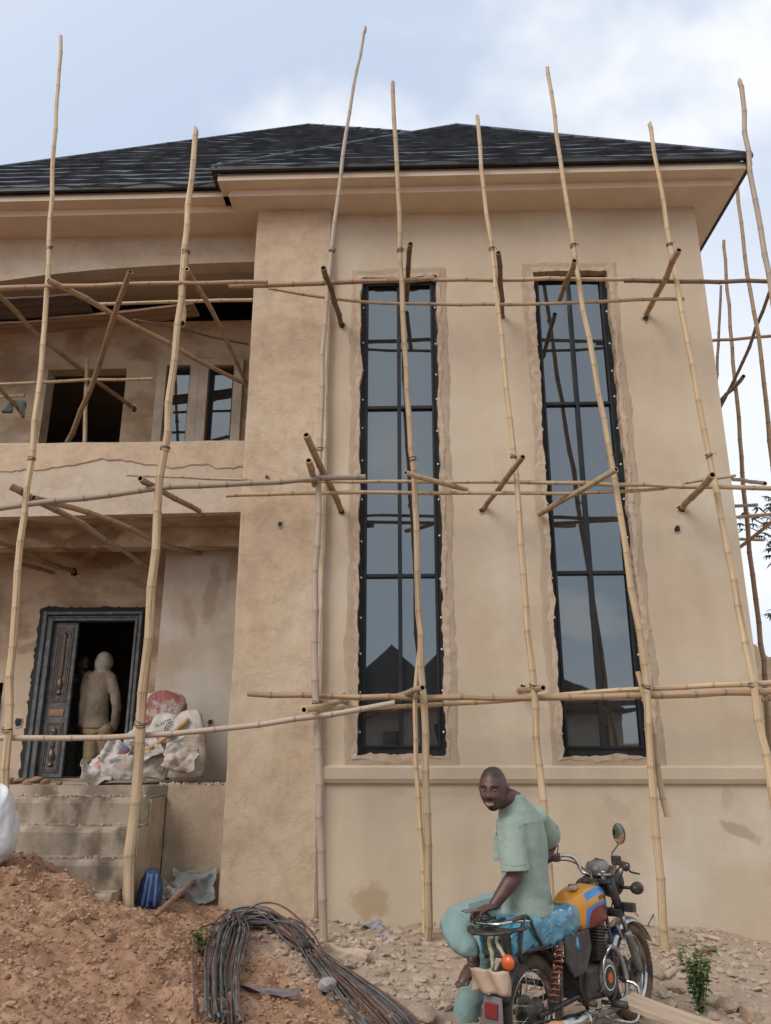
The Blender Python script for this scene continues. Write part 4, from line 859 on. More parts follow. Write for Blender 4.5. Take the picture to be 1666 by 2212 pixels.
for yy in (-.034, .034):
    mb = MB(); rings = []
    for i in range(21):
        a = radians(40+150*i/20); dd = V((cos(a), 0, sin(a))); rings.append([V((WB, 0, RH))+dd*(.3365-.03*((yy+q)/.0625)**2)+V((0, yy+q, 0)) for q in (-.011, 0, .011)])
    mb.loft(rings, 0, False, False).build('blue_stripe', MT['navy'], ff)
arcshell(V((0, 0, RH+.02)), .335, radians(35), radians(165), .14, .004, 24).build('rear_mudguard', MT['blackm'], bike, smooth=True)
MB().tube([(WB+.09, -.075, .62), (WB+.05, -.07, .66)], .006, 6).build('guard_bolt', MT['chrome'], bike)
# fork
HX, HZ = .93, .885
for y in (-.088, .088):
    a = V((HX, y, HZ)); b = V((WB, y, RH)); d = b-a
    MB().tube([a-d*.03, a+d*.33], .030, 14).build('fork_shroud', MT['blackm'], bike, smooth=True)
    MB().tube([a+d*.3301, a+d*.56], .017, 14).build('fork_tube', MT['chrome'], bike, smooth=True)
    MB().tube([a+d*.55, a+d*.58, a+d*.60, a+d*.93, a+d*1.0], [.022, .030, .026, .027, .018], 14).build('fork_leg', MT['fork'], bike, smooth=True)
    MB().tube([a+d*.62+V((.0, 0, 0)), a+d*.66+V((-.07, -y*.25, .03)), a+d*.60+V((-.09, -y*.3, .08))], .011, 8).build('guard_stay', MT['fork'], bike, smooth=True)
MB().cbox((HX+.0, 0, HZ+.0), (.06, .22, .03)).cbox((HX+.075, 0, HZ-.2), (.06, .23, .05)).build('fork_clamp', MT['blackm'], bike, bevel=.006)
MB().tube([(HX-.06, 0, HZ+.0), (HX+.02, 0, HZ-.24)], .03, 12).build('head_tube', MT['blackm'], bike, smooth=True)
[MB().cbox((HX+.12, y, HZ-.17), (.05, .13, .055)).build('fork_reflector', MT['blackm'], bike, bevel=.006) for y in (-.12, .12)]
# headlamp, instruments under plastic, handlebar
MB().lathe([(.0, -.09), (.05, -.085), (.085, -.05), (.10, 0), (.103, .03), (.095, .045), (0, .055)], (HX+.14, 0, HZ-.02), (1, 0, -.05), 28).build('headlamp', MT['blackm'], bike, smooth=True)
bmx = MB().lathe([(.0, -.03), (.065, -.03), (.083, .0), (.08, .035), (.06, .06), (0, .066)], (HX+.07, .03, HZ+.055), (-.35, 0, 1), 22)
bmx.v = [tuple(V(p)+V((1, 1, 1))*float(fbm(np.array([p[0]*30]), np.array([p[1]*30+p[2]*17]), 1, 3, 31)[0])*.014) for p in bmx.v]
bmx.build('wrapped_speedometer', MT['wrap'], bike, smooth=True)
bar = [(HX-.20, -.325, HZ+.115), (HX-.14, -.245, HZ+.15), (HX-.08, -.185, HZ+.16), (HX-.015, -.155, HZ+.13), (HX+.0, -.125, HZ+.06), (HX+.005, -.09, HZ+.04)]
full = bar+[(x, -y, z) for x, y, z in bar[::-1]]
MB().tube(spline(full, .015), .0115, 12).build('handlebar', MT['chrome'], bike, smooth=True)
MB().cbox((HX, -.045, HZ+.035), (.035, .025, .06)).cbox((HX, .045, HZ+.035), (.035, .025, .06)).build('bar_clamp', MT['chrome'], bike, bevel=.006)
for s in (-1, 1):
    a, b = V((HX-.205, s*.335, HZ+.112)), V((HX-.145, s*.245, HZ+.148))
    MB().tube([a, a.lerp(b, .06), a.lerp(b, .1), b], [.017, .021, .018, .018], 12).build('grip', MT['rubber'] if 0 else MT['blackm'], bike, smooth=True)
    MB().cbox(b+V((.01, s*-.015, .003)), (.05, .05, .055), Euler((0, 0, s*.35)).to_matrix()).build('switch_box', MT['blackm'], bike, bevel=.006)
    MB().tube(spline([b+V((.045, -s*.02, -.005)), b+V((.05, s*.05, -.02)), a+V((.055, -s*.01, -.02)), a+V((.03, s*.07, -.03))], .02), [.008]+[.006]*400 if 0 else .006, 8).build('lever', MT['blackm'], bike, smooth=True)
    m0 = b+V((.0, -s*.03, .02)); m1 = m0+V((.03, s*.005, .05)); m2 = m0+V((.045, s*.03, .085)) 
    mir = MB().tube(spline([m0, m0+V((.0, -s*.005, .025)), m1, m2], .015), .005, 8).build('mirror', MT['blackm'], bike, smooth=True)
    cm = m2+V((.0, s*.01, .060)); ax = V((-1, -s*.05 if s < 0 else .2, .0)).normalized(); X_, Y_ = V((0, 1, 0)), V((0, 0, 1)); X_ = (X_-ax*X_.dot(ax)).normalized(); Y_ = ax.cross(X_)
    E_ = lambda k, h: [cm+ax*h+X_*cos(t)*.046*k+Y_*sin(t)*.066*k for t in np.linspace(0, 2*pi, 25)[:-1]]
    MB().loft([E_(.3, -.03), E_(.8, -.022), E_(1.0, -.004), E_(1.02, .004), E_(.96, .005)]).build('mirror_back', MT['blackm'], mir, smooth=True)
    MB().loft([E_(.95, .004), E_(.95, .0062)]).build('mirror_glass', MT['mirror'], mir)
    # indicators
    st = V((HX+.13, s*.09, HZ-.05)); en = st+V((-.0, s*.10, .0))
    ind = MB().tube([st, en], .011, 8).lathe([(.0, -.045), (.03, -.035), (.04, 0), (.041, .02), (.03, .022)], en+V((0, s*.02, 0)), (1, 0, 0), 18).build('front_indicator', MT['blackm'], bike, smooth=True)
    MB().lathe([(.039, .02), (.036, .04), (.02, .052), (0, .055)], en+V((0, s*.02, 0)), (1, 0, 0), 18).build('lens', MT['orange'], ind, smooth=True)
for k, (a, b) in enumerate((((HX-.08, -.24, HZ+.13), (HX+.10, -.02, HZ-.08)), ((HX-.08, .24, HZ+.13), (HX+.10, .03, HZ-.1)), ((HX-.07, -.25, HZ+.12), (HX+.05, -.05, HZ-.2)))):
    a, b = V(a), V(b); MB().tube(spline([a, a+V((.10, (b.y-a.y)*.3, -.03)), b+V((.02, 0, .06)), b], .02), .005, 6).build('cable', MT['blackm'], bike, smooth=True)
# tank
def tank_pt(s, th):
    x = .40+.50*s; w_ = .135*(sin(pi*min(1, max(0, .10+.86*s)))**.42)*(1-.15*(1-s)); zt = .785+.105*sin(pi*(.10+.68*s))**1.0; zb = .645-.015*sin(pi*s)+.0
    cz = (zt+zb)/2; hz = (zt-zb)/2; c, q = cos(th), sin(th); e = .62
    return V((x, w_*math.copysign(abs(c)**e, c), cz+hz*math.copysign(abs(q)**e, q)))
ns, nth = 70, 72; mb = MB(); rings = [[tank_pt(i/ns, 2*pi*j/nth) for j in range(nth)] for i in range(ns+1)]
mb.loft(rings)
def tank_paint():                                      # painted scheme: flat colour fields by place on the tank
    m = mat('tank_paint', (.62, .27, .02), (.54, .22, .02), scale=6, rough=.3, coat=.3); t = m.node_tree; L = t.links.new; b = t.nodes['Principled BSDF']
    tcn = [q for q in t.nodes if q.type == 'TEX_COORD'][0]; sp_ = N(t, 'ShaderNodeSeparateXYZ'); L(tcn.outputs['Object'], sp_.inputs[0]); x, z = sp_.outputs[0], sp_.outputs[2]; y = M('ABSOLUTE', sp_.outputs[1], t=t)
    def blob_(cx_, cz_, rx, rz, p=2.4): return M('LESS_THAN', M('ADD', M('POWER', M('ABSOLUTE', M('DIVIDE', M('SUBTRACT', x, cx_, t=t), rx, t=t), t=t), p, t=t), M('POWER', M('ABSOLUTE', M('DIVIDE', M('SUBTRACT', z, cz_, t=t), rz, t=t), t=t), p, t=t), t=t), 1.0, t=t)
    arc = M('SUBTRACT', .822, M('MULTIPLY', M('POWER', M('ABSOLUTE', M('SUBTRACT', x, .72, t=t), t=t), 2.0, t=t), .9, t=t), t=t)
    below = M('LESS_THAN', z, M('SUBTRACT', arc, .028, t=t), t=t)
    blue = M('MULTIPLY', blob_(.715, .70, .18, .125), below, t=t); red = M('MULTIPLY', blob_(.705, .685, .138, .088), below, t=t)
    band = M('MULTIPLY', M('MULTIPLY', M('GREATER_THAN', z, M('ADD', arc, .012, t=t), t=t), M('LESS_THAN', z, M('ADD', arc, .052, t=t), t=t), t=t), M('MULTIPLY', M('GREATER_THAN', x, .56, t=t), M('GREATER_THAN', y, .035, t=t), t=t), t=t)
    src = b.inputs['Base Color'].links[0].from_socket
    for fac, col in ((M('MAXIMUM', blue, band, t=t), (.04, .20, .50)), (red, (.20, .012, .014))):
        mx = N(t, 'ShaderNodeMix', data_type='RGBA'); L(fac, mx.inputs[0]); L(src, mx.inputs[6]); mx.inputs[7].default_value = (*col, 1); src = mx.outputs[2]
    L(src, b.inputs['Base Color']); return m
tank = mb.build('fuel_tank', tank_paint(), bike, smooth=True)
MB().lathe([(.035, -.01), (.035, .012), (.028, .018), (0, .019)], (.60, 0, .884), (0, 0, 1), 20).build('filler_cap', MT['chrome'], tank, auto=True)
MB().cbox((.55, -.03, .888), (.075, .05, .012), Euler((0, -.12, .2)).to_matrix()).build('folded_card', MT['beige'], tank)
def text_mesh(body, size, ext=.0005):
    cu = bpy.data.curves.new('lettering', 'FONT'); cu.body = body; cu.size = size; cu.extrude = ext; cu.align_x = 'CENTER'; cu.align_y = 'CENTER'; cu.resolution_u = 2
    o = bpy.data.objects.new('t', cu); COL.objects.link(o); bpy.context.view_layer.update()
    me = bpy.data.meshes.new_from_object(o.evaluated_get(bpy.context.evaluated_depsgraph_get())); bpy.data.objects.remove(o); me.name = 'lettering'; return me
def bend_text(me, fn):                                  # put flat lettering on a curved skin
    for v in me.vertices: v.co = fn(v.co.x, v.co.y, v.co.z)
    return me
me = text_mesh('BOXER', .04)
def on_tank(u_, v_, d_):
    x = .765+u_; z = .812-.9*(x-.72)**2+v_; best = None
    s = (x-.40)/.50; th = None
    for k in range(60):
        t = -pi/2*0+pi+(-pi/2)*k/59; q = tank_pt(s, t)
        if best is None or abs(q.z-z) < best[0]: best = (abs(q.z-z), q)
    q = best[1]; return V((x, q.y-.0025-d_, q.z))
bend_text(me, on_tank); me.materials.append(MT['blackm']); link('lettering', me, tank)
# seat wrapped in blue polythene
mb = MB(); rings = []; n = 56; k = 40
for i in range(n+1):
    s = i/n; x = -.27+.78*s; w_ = .132-.035*max(0, s-.6)/.4; zt = .80+.025*sin(pi*s)-.05*max(0, .12-s)/.12+.02*max(0, s-.8)/.2; zb = .60+.02*sin(6*s+1)+.05*s
    if s < .05: w_ *= .93
    if s > .96: w_ *= .9; zt -= .03
    ring = []
    for j in range(k):
        t = 2*pi*j/k; c, q = cos(t), sin(t); e = .5
        p = V((x, w_*math.copysign(abs(c)**e, c), (zt+zb)/2+(zt-zb)/2*math.copysign(abs(q)**e, q)))
        nz = .5*sin(x*19+p.z*13+2*sin(x*9))*sin(p.z*21-x*17+p.y*9)+.22*sin(x*47-p.z*33+3*sin(p.z*15)); rd = (1-abs(nz)*2.2)
        p += V((0, c, q))*(.009*rd-.004)+V((0, 0, -.016*max(0, -q)*nz)); ring.append(p)
    rings.append(ring)
mb.loft(rings).build('seat', MT['bluewrap'], bike, smooth=True)
mb = MB().tube(spline([(.36, -.10, .655), (.365, -.13, .62), (.36, -.13, .60), (.37, -.135, .575)], .015), [.012+.01*random.random() for _ in range(50)][:len(spline([(.36, -.10, .655), (.365, -.13, .62), (.36, -.13, .60), (.37, -.135, .575)], .015))], 8)
mb.build('plastic_knot', MT['bluewrap'], bike, smooth=True)
# frame, side panel, rear rack
fr = MB()
for s in (-1, 1):
    fr.tube(spline([(HX-.02, s*.03, HZ-.1), (.78, s*.05, .80), (.45, s*.09, .665), (.0, s*.115, .645), (-.26, s*.11, .66)], .05), .0135, 8)
    fr.tube(spline([(HX, s*.03, HZ-.22), (.90, s*.06, .50), (.86, s*.08, .25), (.72, s*.09, .20)], .05), .013, 8)
    fr.tube([(.42, s*.09, .67), (.40, s*.10, .35), (.46, s*.1, .23)], .012, 8)
    fr.tube([(.12, s*.11, .645), (.42, s*.10, .40)], .010, 8)
    fr.tube(spline([(.42, s*.085, .31), (.0, s*.085, .295), (-.03, s*.085, .295)], .05), .016, 8)
    fr.tube([(.17, s*.135, .65), (.10, s*.15, .25), (.09, s*.15, .20)], .008, 8)
fr.build('frame', MT['blackm'], bike, smooth=True)
for s in (-1, 1):
    mb = MB(); poly = [(.24, .655), (.52, .66), (.53, .56), (.44, .44), (.30, .43), (.22, .53)]
    mb.prism([(x, s*.115, z) for x, z in poly], (0, s*.022, 0)).build('side_panel', MT['engine_dark'], bike, bevel=.008)
rk = MB()
for s in (-1, 1):
    rk.tube(spline([(-.02, s*.135, .66), (-.10, s*.15, .74), (-.15, s*.15, .82), (-.20, s*.15, .835), (-.30, s*.14, .825)], .03), .011, 8)
    rk.tube(spline([(-.20, s*.15, .83), (-.235, s*.14, .72), (-.22, s*.12, .60)], .03), .011, 8)
rk.build('carrier', MT['blackm'], bike, smooth=True)
MB().tube(spline([(-.12, -.15, .80), (-.28, -.14, .82), (-.37, -.10, .815), (-.38, 0, .812), (-.37, .10, .815), (-.28, .14, .82), (-.12, .15, .80)], .03), .0095, 10).build('grab_rail', MT['chrome'], bike, smooth=True)
MB().tube(spline([(-.20, -.15, .775), (-.34, -.13, .775), (-.40, -.08, .77), (-.41, .0, .765), (-.40, .08, .77), (-.34, .13, .775)], .03), .022, 10, flat=.5).build('rack_rail', MT['blackm'], bike, smooth=True)
for y in (-.07, .0, .07): MB().tube([(-.18, y, .81), (-.375, y, .805)], .008, 6).build('rack_bar', MT['blackm'], bike)
MB().cbox((-.24, 0, .695), (.10, .20, .15)).build('tail_body', MT['engine_dark'], bike, bevel=.02)
MB().cbox((-.295, -.01, .68), (.012, .10, .10)).build('lamp_socket', MT['engine'], bike, bevel=.01)
mb = MB()
for s_, e_ in (((-.33, -.03, .75), (-.345, .0, .56)), ((-.33, -.05, .74), (-.35, -.125, .60)), ((-.33, -.02, .74), (-.345, -.005, .62))):
    a, b = V(s_), V(e_); pts = spline([a, a.lerp(b, .3)+V((-.015, .015, .02)), a.lerp(b, .7)+V((-.01, -.012, 0)), b], .008); mb.tube(pts, [.008+.006*random.random() for _ in pts], 6)
mb.lathe([(0, -.045), (.02, -.035), (.026, -.01), (.014, .02), (0, .03)], (-.35, 0, .555), (0, .1, 1), 10)
mb.build('knotted_string', MT['string'], bike, smooth=True)
# plate in a plastic sleeve, bracket, flap, reflector, rear indicators
mb = MB(); g = 14; vs = []
for j in range(8):
    for i in range(g+1):
        y = -.135+.25*i/g; z = .585-.12*j/7; vs.append((-.395+.012*sin(i*.9+j*.5)+.01*(j/7)+(.03 if i == 0 else 0), y, z+.004*sin(i*1.3)))
mb.add(vs, [(j*(g+1)+i, j*(g+1)+i+1, (j+1)*(g+1)+i+1, (j+1)*(g+1)+i) for j in range(7) for i in range(g)])
o = mb.build('number_plate_sleeve', MT['beige'], bike, smooth=True); o.modifiers.new('s', 'SOLIDIFY').thickness = .003
MB().cbox((-.345, 0, .52), (.03, .10, .10)).build('plate_bracket', MT['blackm'], bike)
mb = MB(); mb.prism([(-.37, -.075, .45), (-.36, .055, .45), (-.395, .065, .26), (-.40, -.045, .235), (-.39, -.085, .29)], (.012, 0, .0)).build('mud_flap', MT['flap'], bike, bevel=.004)
mb = MB(); mb.cbox((-.385, -.012, .385), (.014, .085, .075), Euler((0, .12, 0)).to_matrix()).build('reflector', MT['redref'], bike, bevel=.004)
for s in (-1,):
    en = V((-.33, s*.125, .625)); ind = MB().tube([(-.28, s*.06, .62), en], .010, 8).lathe([(0, .05), (.03, .04), (.042, .0), (.042, -.012)], en, (1, 0, 0), 18).build('rear_indicator', MT['blackm'], bike, smooth=True)
    MB().lathe([(.041, -.012), (.04, -.03), (.026, -.043), (0, -.046)], en, (1, 0, 0), 20).build('lens', MT['orange'], ind, smooth=True)
# shocks
for s in (-1, 1):
    a, b = V((.20, s*.128, .645)), V((.02, s*.13, .315)); d = b-a; pts = []
    sh = MB().tube([a, a+d*.28], .016, 10).tube([a+d*.28, b], .012, 10).lathe([(.024, 0), (.024, .012)], a+d*.30, d, 14).lathe([(.026, 0), (.026, .014)], a+d*.86, d, 14).build('shock_absorber', MT['blackm'], bike, smooth=True)
    x_, y_ = basis(d); 
    for i in range(220): t = i/219; an = t*2*pi*9; pts.append(a+d*(.14+.72*t)+(x_*cos(an)+y_*sin(an))*.027)
    MB().tube(pts, .0055, 6).build('spring', MT['spring'], sh, smooth=True)
# engine
MB().cbox((.66, 0, .335), (.34, .19, .19), Euler((0, .08, 0)).to_matrix()).cbox((.52, 0, .42), (.12, .15, .10)).build('crankcase', MT['engine_dark'], bike, bevel=.03)
mb = MB().lathe([(.105, 0), (.105, .012), (.095, .022), (.075, .024), (.073, .018), (.058, .018), (.056, .025), (.036, .025), (.034, .020), (0, .022)], (.735, -.095, .35), (0, -1, 0), 30)
mb.build('engine_cover', MT['engine'], bike, auto=True)
MB().lathe([(.064, 0), (.064, .003)], (.735, -.118, .35), (0, -1, 0), 26).build('cover_badge', MT['blackm'], bike)
MB().lathe([(.072, 0), (.072, .0015), (.067, .0016)], (.735, -.1185, .35), (0, -1, 0), 26).build('cover_ring', mat('white_ring', (.7, .7, .66), rough=.5), bike)
MB().lathe([(.03, 0), (.03, .003)], (.735, -.1212, .35), (0, -1, 0), 20).build('cover_emblem', MT['orange'], bike)
mb = MB(); ax = V((.18, 0, 1)).normalized(); R = Matrix((V((0, 1, 0)).cross(ax), V((0, 1, 0)), ax)).transposed()
for i in range(13):
    c_ = V((.75, 0, .445))+ax*(.018*i); mb.cbox(c_, (.135-.03*(i > 9), .165-.03*(i > 9), .005), R)
mb.cbox(V((.75, 0, .445))+ax*.11, (.10, .12, .24), R)
mb.build('cylinder', MT['engine_dark'], bike)
mb = MB()
for i in range(6, 12):
    c_ = V((.75, 0, .4455))+ax*(.018*i); mb.cbox(c_, (.14, .17, .004), R)
mb.build('cylinder_fins', MT['engine'], bike)
MB().tube([(.64, -.02, .58), (.52, -.03, .60), (.45, -.03, .60)], [.026, .03, .045], 12).build('carburettor', MT['engine_dark'], bike, smooth=True)
ex = spline([(.82, -.05, .50), (.90, -.075, .49), (.945, -.10, .40), (.93, -.125, .26), (.82, -.135, .19), (.60, -.14, .185), (.42, -.155, .20)], .03)
MB().tube(ex, .0165, 12).build('exhaust_header', MT['fork'], bike, smooth=True)
MB().tube([(.46, -.152, .195), (.38, -.158, .205), (.34, -.16, .21), (-.02, -.185, .25), (-.36, -.205, .29), (-.38, -.206, .292)], [.017, .034, .046, .047, .045, .036], 18).build('muffler', MT['chrome'], bike, smooth=True)
MB().tube([(.33, -.161, .211), (.30, -.163, .213)], .049, 18).build('muffler_ring', MT['chrome'], bike, smooth=True)
MB().lathe([(.04, -.03), (.055, 0), (.05, .05), (.02, .06)], (-.1, -.16, .33), (.3, 0, 1), 12).build('muffler_lump', MT['orange'], bike, smooth=True) if 0 else None
MB().tube(spline([(.92, -.10, .30), (.945, -.19, .27), (.90, -.20, .13), (.80, -.20, .10), (.60, -.17, .16), (.55, -.12, .20)], .03), .0115, 10).build('crash_bar', MT['chrome'], bike, smooth=True)
MB().tube([(.62, -.11, .24), (.62, -.19, .24)], .012, 8).tube([(.62, -.18, .24), (.62, -.28, .245)], .022, 12).build('foot_peg', MT['blackm'], bike, smooth=True)
MB().tube([(.62, .11, .24), (.62, .28, .245)], .02, 12).build('foot_peg', MT['blackm'], bike, smooth=True)
MB().tube([(.36, -.11, .30), (.33, -.17, .30)], .012, 8).tube([(.33, -.16, .30), (.31, -.25, .31)], .019, 12).build('passenger_peg', MT['blackm'], bike, smooth=True)
MB().tube([(.34, .11, .36), (.30, .27, .37)], .019, 12).build('passenger_peg', MT['blackm'], bike, smooth=True)
MB().tube(spline([(.58, -.11, .30), (.59, -.15, .33), (.60, -.16, .45), (.63, -.165, .50)], .03), .008, 8).tube([(.63, -.165, .50), (.67, -.19, .555)], .009, 8).build('kick_lever', MT['chrome'], bike, smooth=True)
MB().tube(spline([(.60, -.12, .22), (.74, -.17, .20), (.84, -.17, .19)], .03), .007, 8).build('brake_pedal', MT['chrome'], bike, smooth=True)
MB().tube([(.60, -.13, .21), (.30, -.13, .24), (.05, -.12, .24)], .005, 6).build('brake_rod', MT['chrome'], bike)
MB().tube(spline([(.40, .10, .20), (.35, .20, .08), (.33, .28, .0)], .04), .012, 8).build('side_stand', MT['blackm'], bike, smooth=True)
# ================================================================ PEOPLE
from mathutils.bvhtree import BVHTree
def fuse(mb, voxel, it=4, name='body', extra=None):
    me = mb.mesh('tmp'); o = bpy.data.objects.new('tmp', me); COL.objects.link(o)
    r = o.modifiers.new('r', 'REMESH'); r.mode = 'VOXEL'; r.voxel_size = voxel
    if it: s_ = o.modifiers.new('s', 'SMOOTH'); s_.factor = .5; s_.iterations = it
    bpy.context.view_layer.update()
    m2 = bpy.data.meshes.new_from_object(o.evaluated_get(bpy.context.evaluated_depsgraph_get())); bpy.data.objects.remove(o); m2.name = name
    if extra is not None:
        co = np.empty(len(m2.vertices)*3, np.float32); m2.vertices.foreach_get('co', co); no = np.empty(len(m2.vertices)*3, np.float32); m2.vertices.foreach_get('normal', no)
        co = co.reshape(-1, 3); no = no.reshape(-1, 3); co = extra(co, no); m2.vertices.foreach_set('co', co.astype(np.float32).ravel()); m2.update()
    m2.polygons.foreach_set('use_smooth', [True]*len(m2.polygons)); return m2
def blob(mb, c, ax, n=16, k=10):                        # ax: three half-axis vectors
    c = V(c); X_, Y_, Z_ = [V(q) for q in ax]
    mb.loft([[c+Z_*cos(pi*i/k)*-1+(X_*cos(2*pi*j/n)+Y_*sin(2*pi*j/n))*max(.02, sin(pi*i/k)) for j in range(n)] for i in range(k+1)])
def limb(mb, pts, rad, n=16, step=.03):
    P_ = spline(pts, step); L_ = np.cumsum([0]+[(P_[i+1]-P_[i]).length for i in range(len(P_)-1)])
    q = [V(p) for p in pts]; K_ = [0]
    for i in range(1, len(q)): K_.append(min(range(len(P_)), key=lambda t: (P_[t]-q[i]).length))
    K_ = sorted(K_); rr = np.interp(np.arange(len(P_)), K_, rad)
    P2 = [P_[0]-(P_[1]-P_[0]).normalized()*rr[0]*.5]+P_+[P_[-1]+(P_[-1]-P_[-2]).normalized()*rr[-1]*.5]
    mb.tube(P2, [rr[0]*.6]+list(rr)+[rr[-1]*.6], n)
def trunk(mb, rows, lat, fwd, n=24, e=.8):              # rows: (centre, half width, half depth, shift forward)
    rings = []
    for c, a, b, *s in rows:
        c = V(c)+fwd*(s[0] if s else 0)
        rings.append([c+lat*(a*math.copysign(abs(cos(t))**e, cos(t)))+fwd*(b*math.copysign(abs(sin(t))**e, sin(t))) for t in np.linspace(0, 2*pi, n+1)[:-1]])
    mb.loft(rings)
def hand(mb, wrist, d, up, thumb, size=1.0, curl=.35):
    """d: wrist to knuckles, up: back of the hand, thumb: side of the thumb"""
    d = d.normalized(); sd_ = (thumb-d*thumb.dot(d)).normalized(); up = (up-d*up.dot(d)-sd_*up.dot(sd_)).normalized(); S_ = size
    blob(mb, wrist+d*.045*S_, (sd_*.043*S_, up*.017*S_, d*.058*S_), 16, 10)
    kn = wrist+d*.085*S_
    for i, (o_, L_) in enumerate(((.031, .072), (.011, .080), (-.010, .074), (-.029, .058))):
        a = kn+sd_*o_*S_; dd = (d+sd_*(.10-.07*i)).normalized(); p = [a-d*.015]; q = a; c_ = curl*.6
        for j, fr_ in enumerate((.44, .30, .26)):
            v_ = (dd*cos(c_)-up*sin(c_)); q = q+v_*L_*S_*fr_; p.append(q); c_ += curl*(1.1+.15*i)
        mb.tube(p, [.0098*S_, .0094*S_, .0086*S_, .0066*S_], 8)
    t0 = wrist+d*.025*S_+sd_*.028*S_; t1 = t0+(d*.55+sd_*.75-up*.25)*.042*S_; t2 = t1+(d*.9+sd_*.25-up*.3)*.03*S_; t3 = t2+(d*.95+sd_*.05-up*.35)*.024*S_
    mb.tube([t0, t1, t2, t3], [.015*S_, .0125*S_, .0105*S_, .008*S_], 8)
def head_pts(c, f, u, S_=1.0, smile=True, n=88, k=66):
    f = f.normalized(); s = u.cross(f).normalized(); u = f.cross(s)
    g = lambda x, m, w_: math.exp(-((x-m)/w_)**2)
    def pt(i, j):
        ph = pi*i/k; t = 2*pi*j/n; z = -cos(ph); r = sin(ph)**(.80 if z > 0 else 1.0); a = r*cos(t); b = r*sin(t)   # a forward, b left, z up
        low = max(0, -z); x = a*(.100 if a > 0 else .104); y = b*.079; h = z*.118
        y *= 1-.17*low**1.8-.05*max(0, z); 
        if a > 0: x *= 1-.10*max(0, z)**2; x += .010*low**1.5
        else: x *= 1-.38*low**1.3
        if a > .1:
            k_ = min(1, (a-.1)/.3); ay = abs(y)
            x += k_*(.024*g(y, 0, .017)*g(h, -.020, .014)+.014*g(y, 0, .010)*g(h, .004, .022)+.010*g(ay, .016, .009)*g(h, -.025, .010)
                 -.011*g(ay, .031, .015)*g(h, .012, .012)+.007*g(ay, .030, .020)*g(h, .033, .010)+.010*g(ay, .040, .017)*g(h, -.026, .018)
                 +.011*g(y, 0, .024)*g(h, -.051, .007)+.011*g(y, 0, .021)*g(h, -.071, .007)-.014*g(y, 0, .026)*g(h, -.061, .006)+.010*g(y, 0, .022)*g(h, -.096, .016))
        return (x, y, h)
    return f, s, u, pt, n, k
def make_head(mb, c, f, u, S_=1.0):
    f, s, u, pt, n, k = head_pts(c, f, u, S_)
    W_ = lambda q: V(c)+(f*q[0]+s*q[1]+u*q[2])*S_
    mb.loft([[W_(pt(i, j)) for j in range(n)] for i in range(k+1)])
    for sg in (-1, 1):
        e = V((-.008, sg*.076, -.006)); blob(mb, W_(e), ((f*.017+u*.004)*S_, (s*sg*.010-f*.007)*S_, u*.031*S_), 12, 8)
        blob(mb, W_((-.012, sg*.08, -.004)), ((f*.004)*S_, (s*sg*.013)*S_, u*.026*S_), 10, 8)
    return f, s, u, pt, n, k, W_
def head_shell(name, mask, off, m, parent, H, noise=.0):
    f, s, u, pt, n, k, W_ = H; vs = {}; mb = MB(); ids = {}; fs = []
    def vid(i, j):
        j %= n
        if (i, j) not in ids:
            q = V(pt(i, j)); o_ = off+noise*random.uniform(-1, 1); L_ = q.normalized(); ids[(i, j)] = len(mb.v); mb.v.append(tuple(W_(q+L_*o_)))
        return ids[(i, j)]
    for i in range(k):
        for j in range(n):
            q = [pt(i, j), pt(i, (j+1) % n), pt(i+1, (j+1) % n), pt(i+1, j)]; c_ = [sum(a[t] for a in q)/4 for t in range(3)]
            if mask(*c_): mb.f.append((vid(i, j), vid(i, j+1), vid(i+1, j+1), vid(i+1, j))); mb.m.append(0)
    o = mb.build(name, m, parent, smooth=True); o.modifiers.new('s', 'SOLIDIFY').thickness = -.003; return o
MT['skin'] = mat('dark_skin', (.075, .036, .026), (.10, .05, .036), scale=14, rough=.42, bump=.15, bscale=160, spec=.45)
MT['hair'] = mat('short_black_hair', (.014, .011, .010), (.03, .024, .02), scale=120, rough=.8, bump=1.0, bscale=260)
MT['stubble'] = mat('cropped_hair', (.055, .030, .023), (.08, .052, .043), scale=150, rough=.7, bump=.8, bscale=300)
MT['eye'] = mat('eye_white', (.34, .28, .24), rough=.2); MT['iris'] = mat('iris', (.012, .008, .006), rough=.1)
MT['teeth'] = mat('teeth', (.62, .56, .49), rough=.3); MT['lip'] = mat('lips', (.15, .055, .045), (.12, .05, .04), scale=30, rough=.4)
def cloth(name, c1, c2, rough=.85, fold=9.0, strength=.5):
    m = mat(name, c1, c2, scale=5, rough=rough, spec=.2); t = m.node_tree; b = t.nodes['Principled BSDF']; L = t.links.new
    tcn = [q for q in t.nodes if q.type == 'TEX_COORD'][0]
    n0 = N(t, 'ShaderNodeTexNoise', i_Scale=fold, i_Detail=3.0, i_Distortion=1.2); L(tcn.outputs['Object'], n0.inputs['Vector'])
    n1 = N(t, 'ShaderNodeTexNoise', i_Scale=400.0, i_Detail=2.0); L(tcn.outputs['Object'], n1.inputs['Vector'])
    bn = N(t, 'ShaderNodeBump'); bn.inputs['Strength'].default_value = strength; bn.inputs['Distance'].default_value = .03; L(M('ADD', n0.outputs[0], M('MULTIPLY', n1.outputs[0], .03, t=t), t=t), bn.inputs['Height']); L(bn.outputs[0], b.inputs['Normal']); return m
MT['shirt'] = cloth('sage_shirt', (.30, .365, .31), (.265, .33, .285), strength=.28, fold=9.0)
MT['trouser'] = cloth('teal_trousers', (.205, .285, .27), (.18, .255, .245), strength=.45)
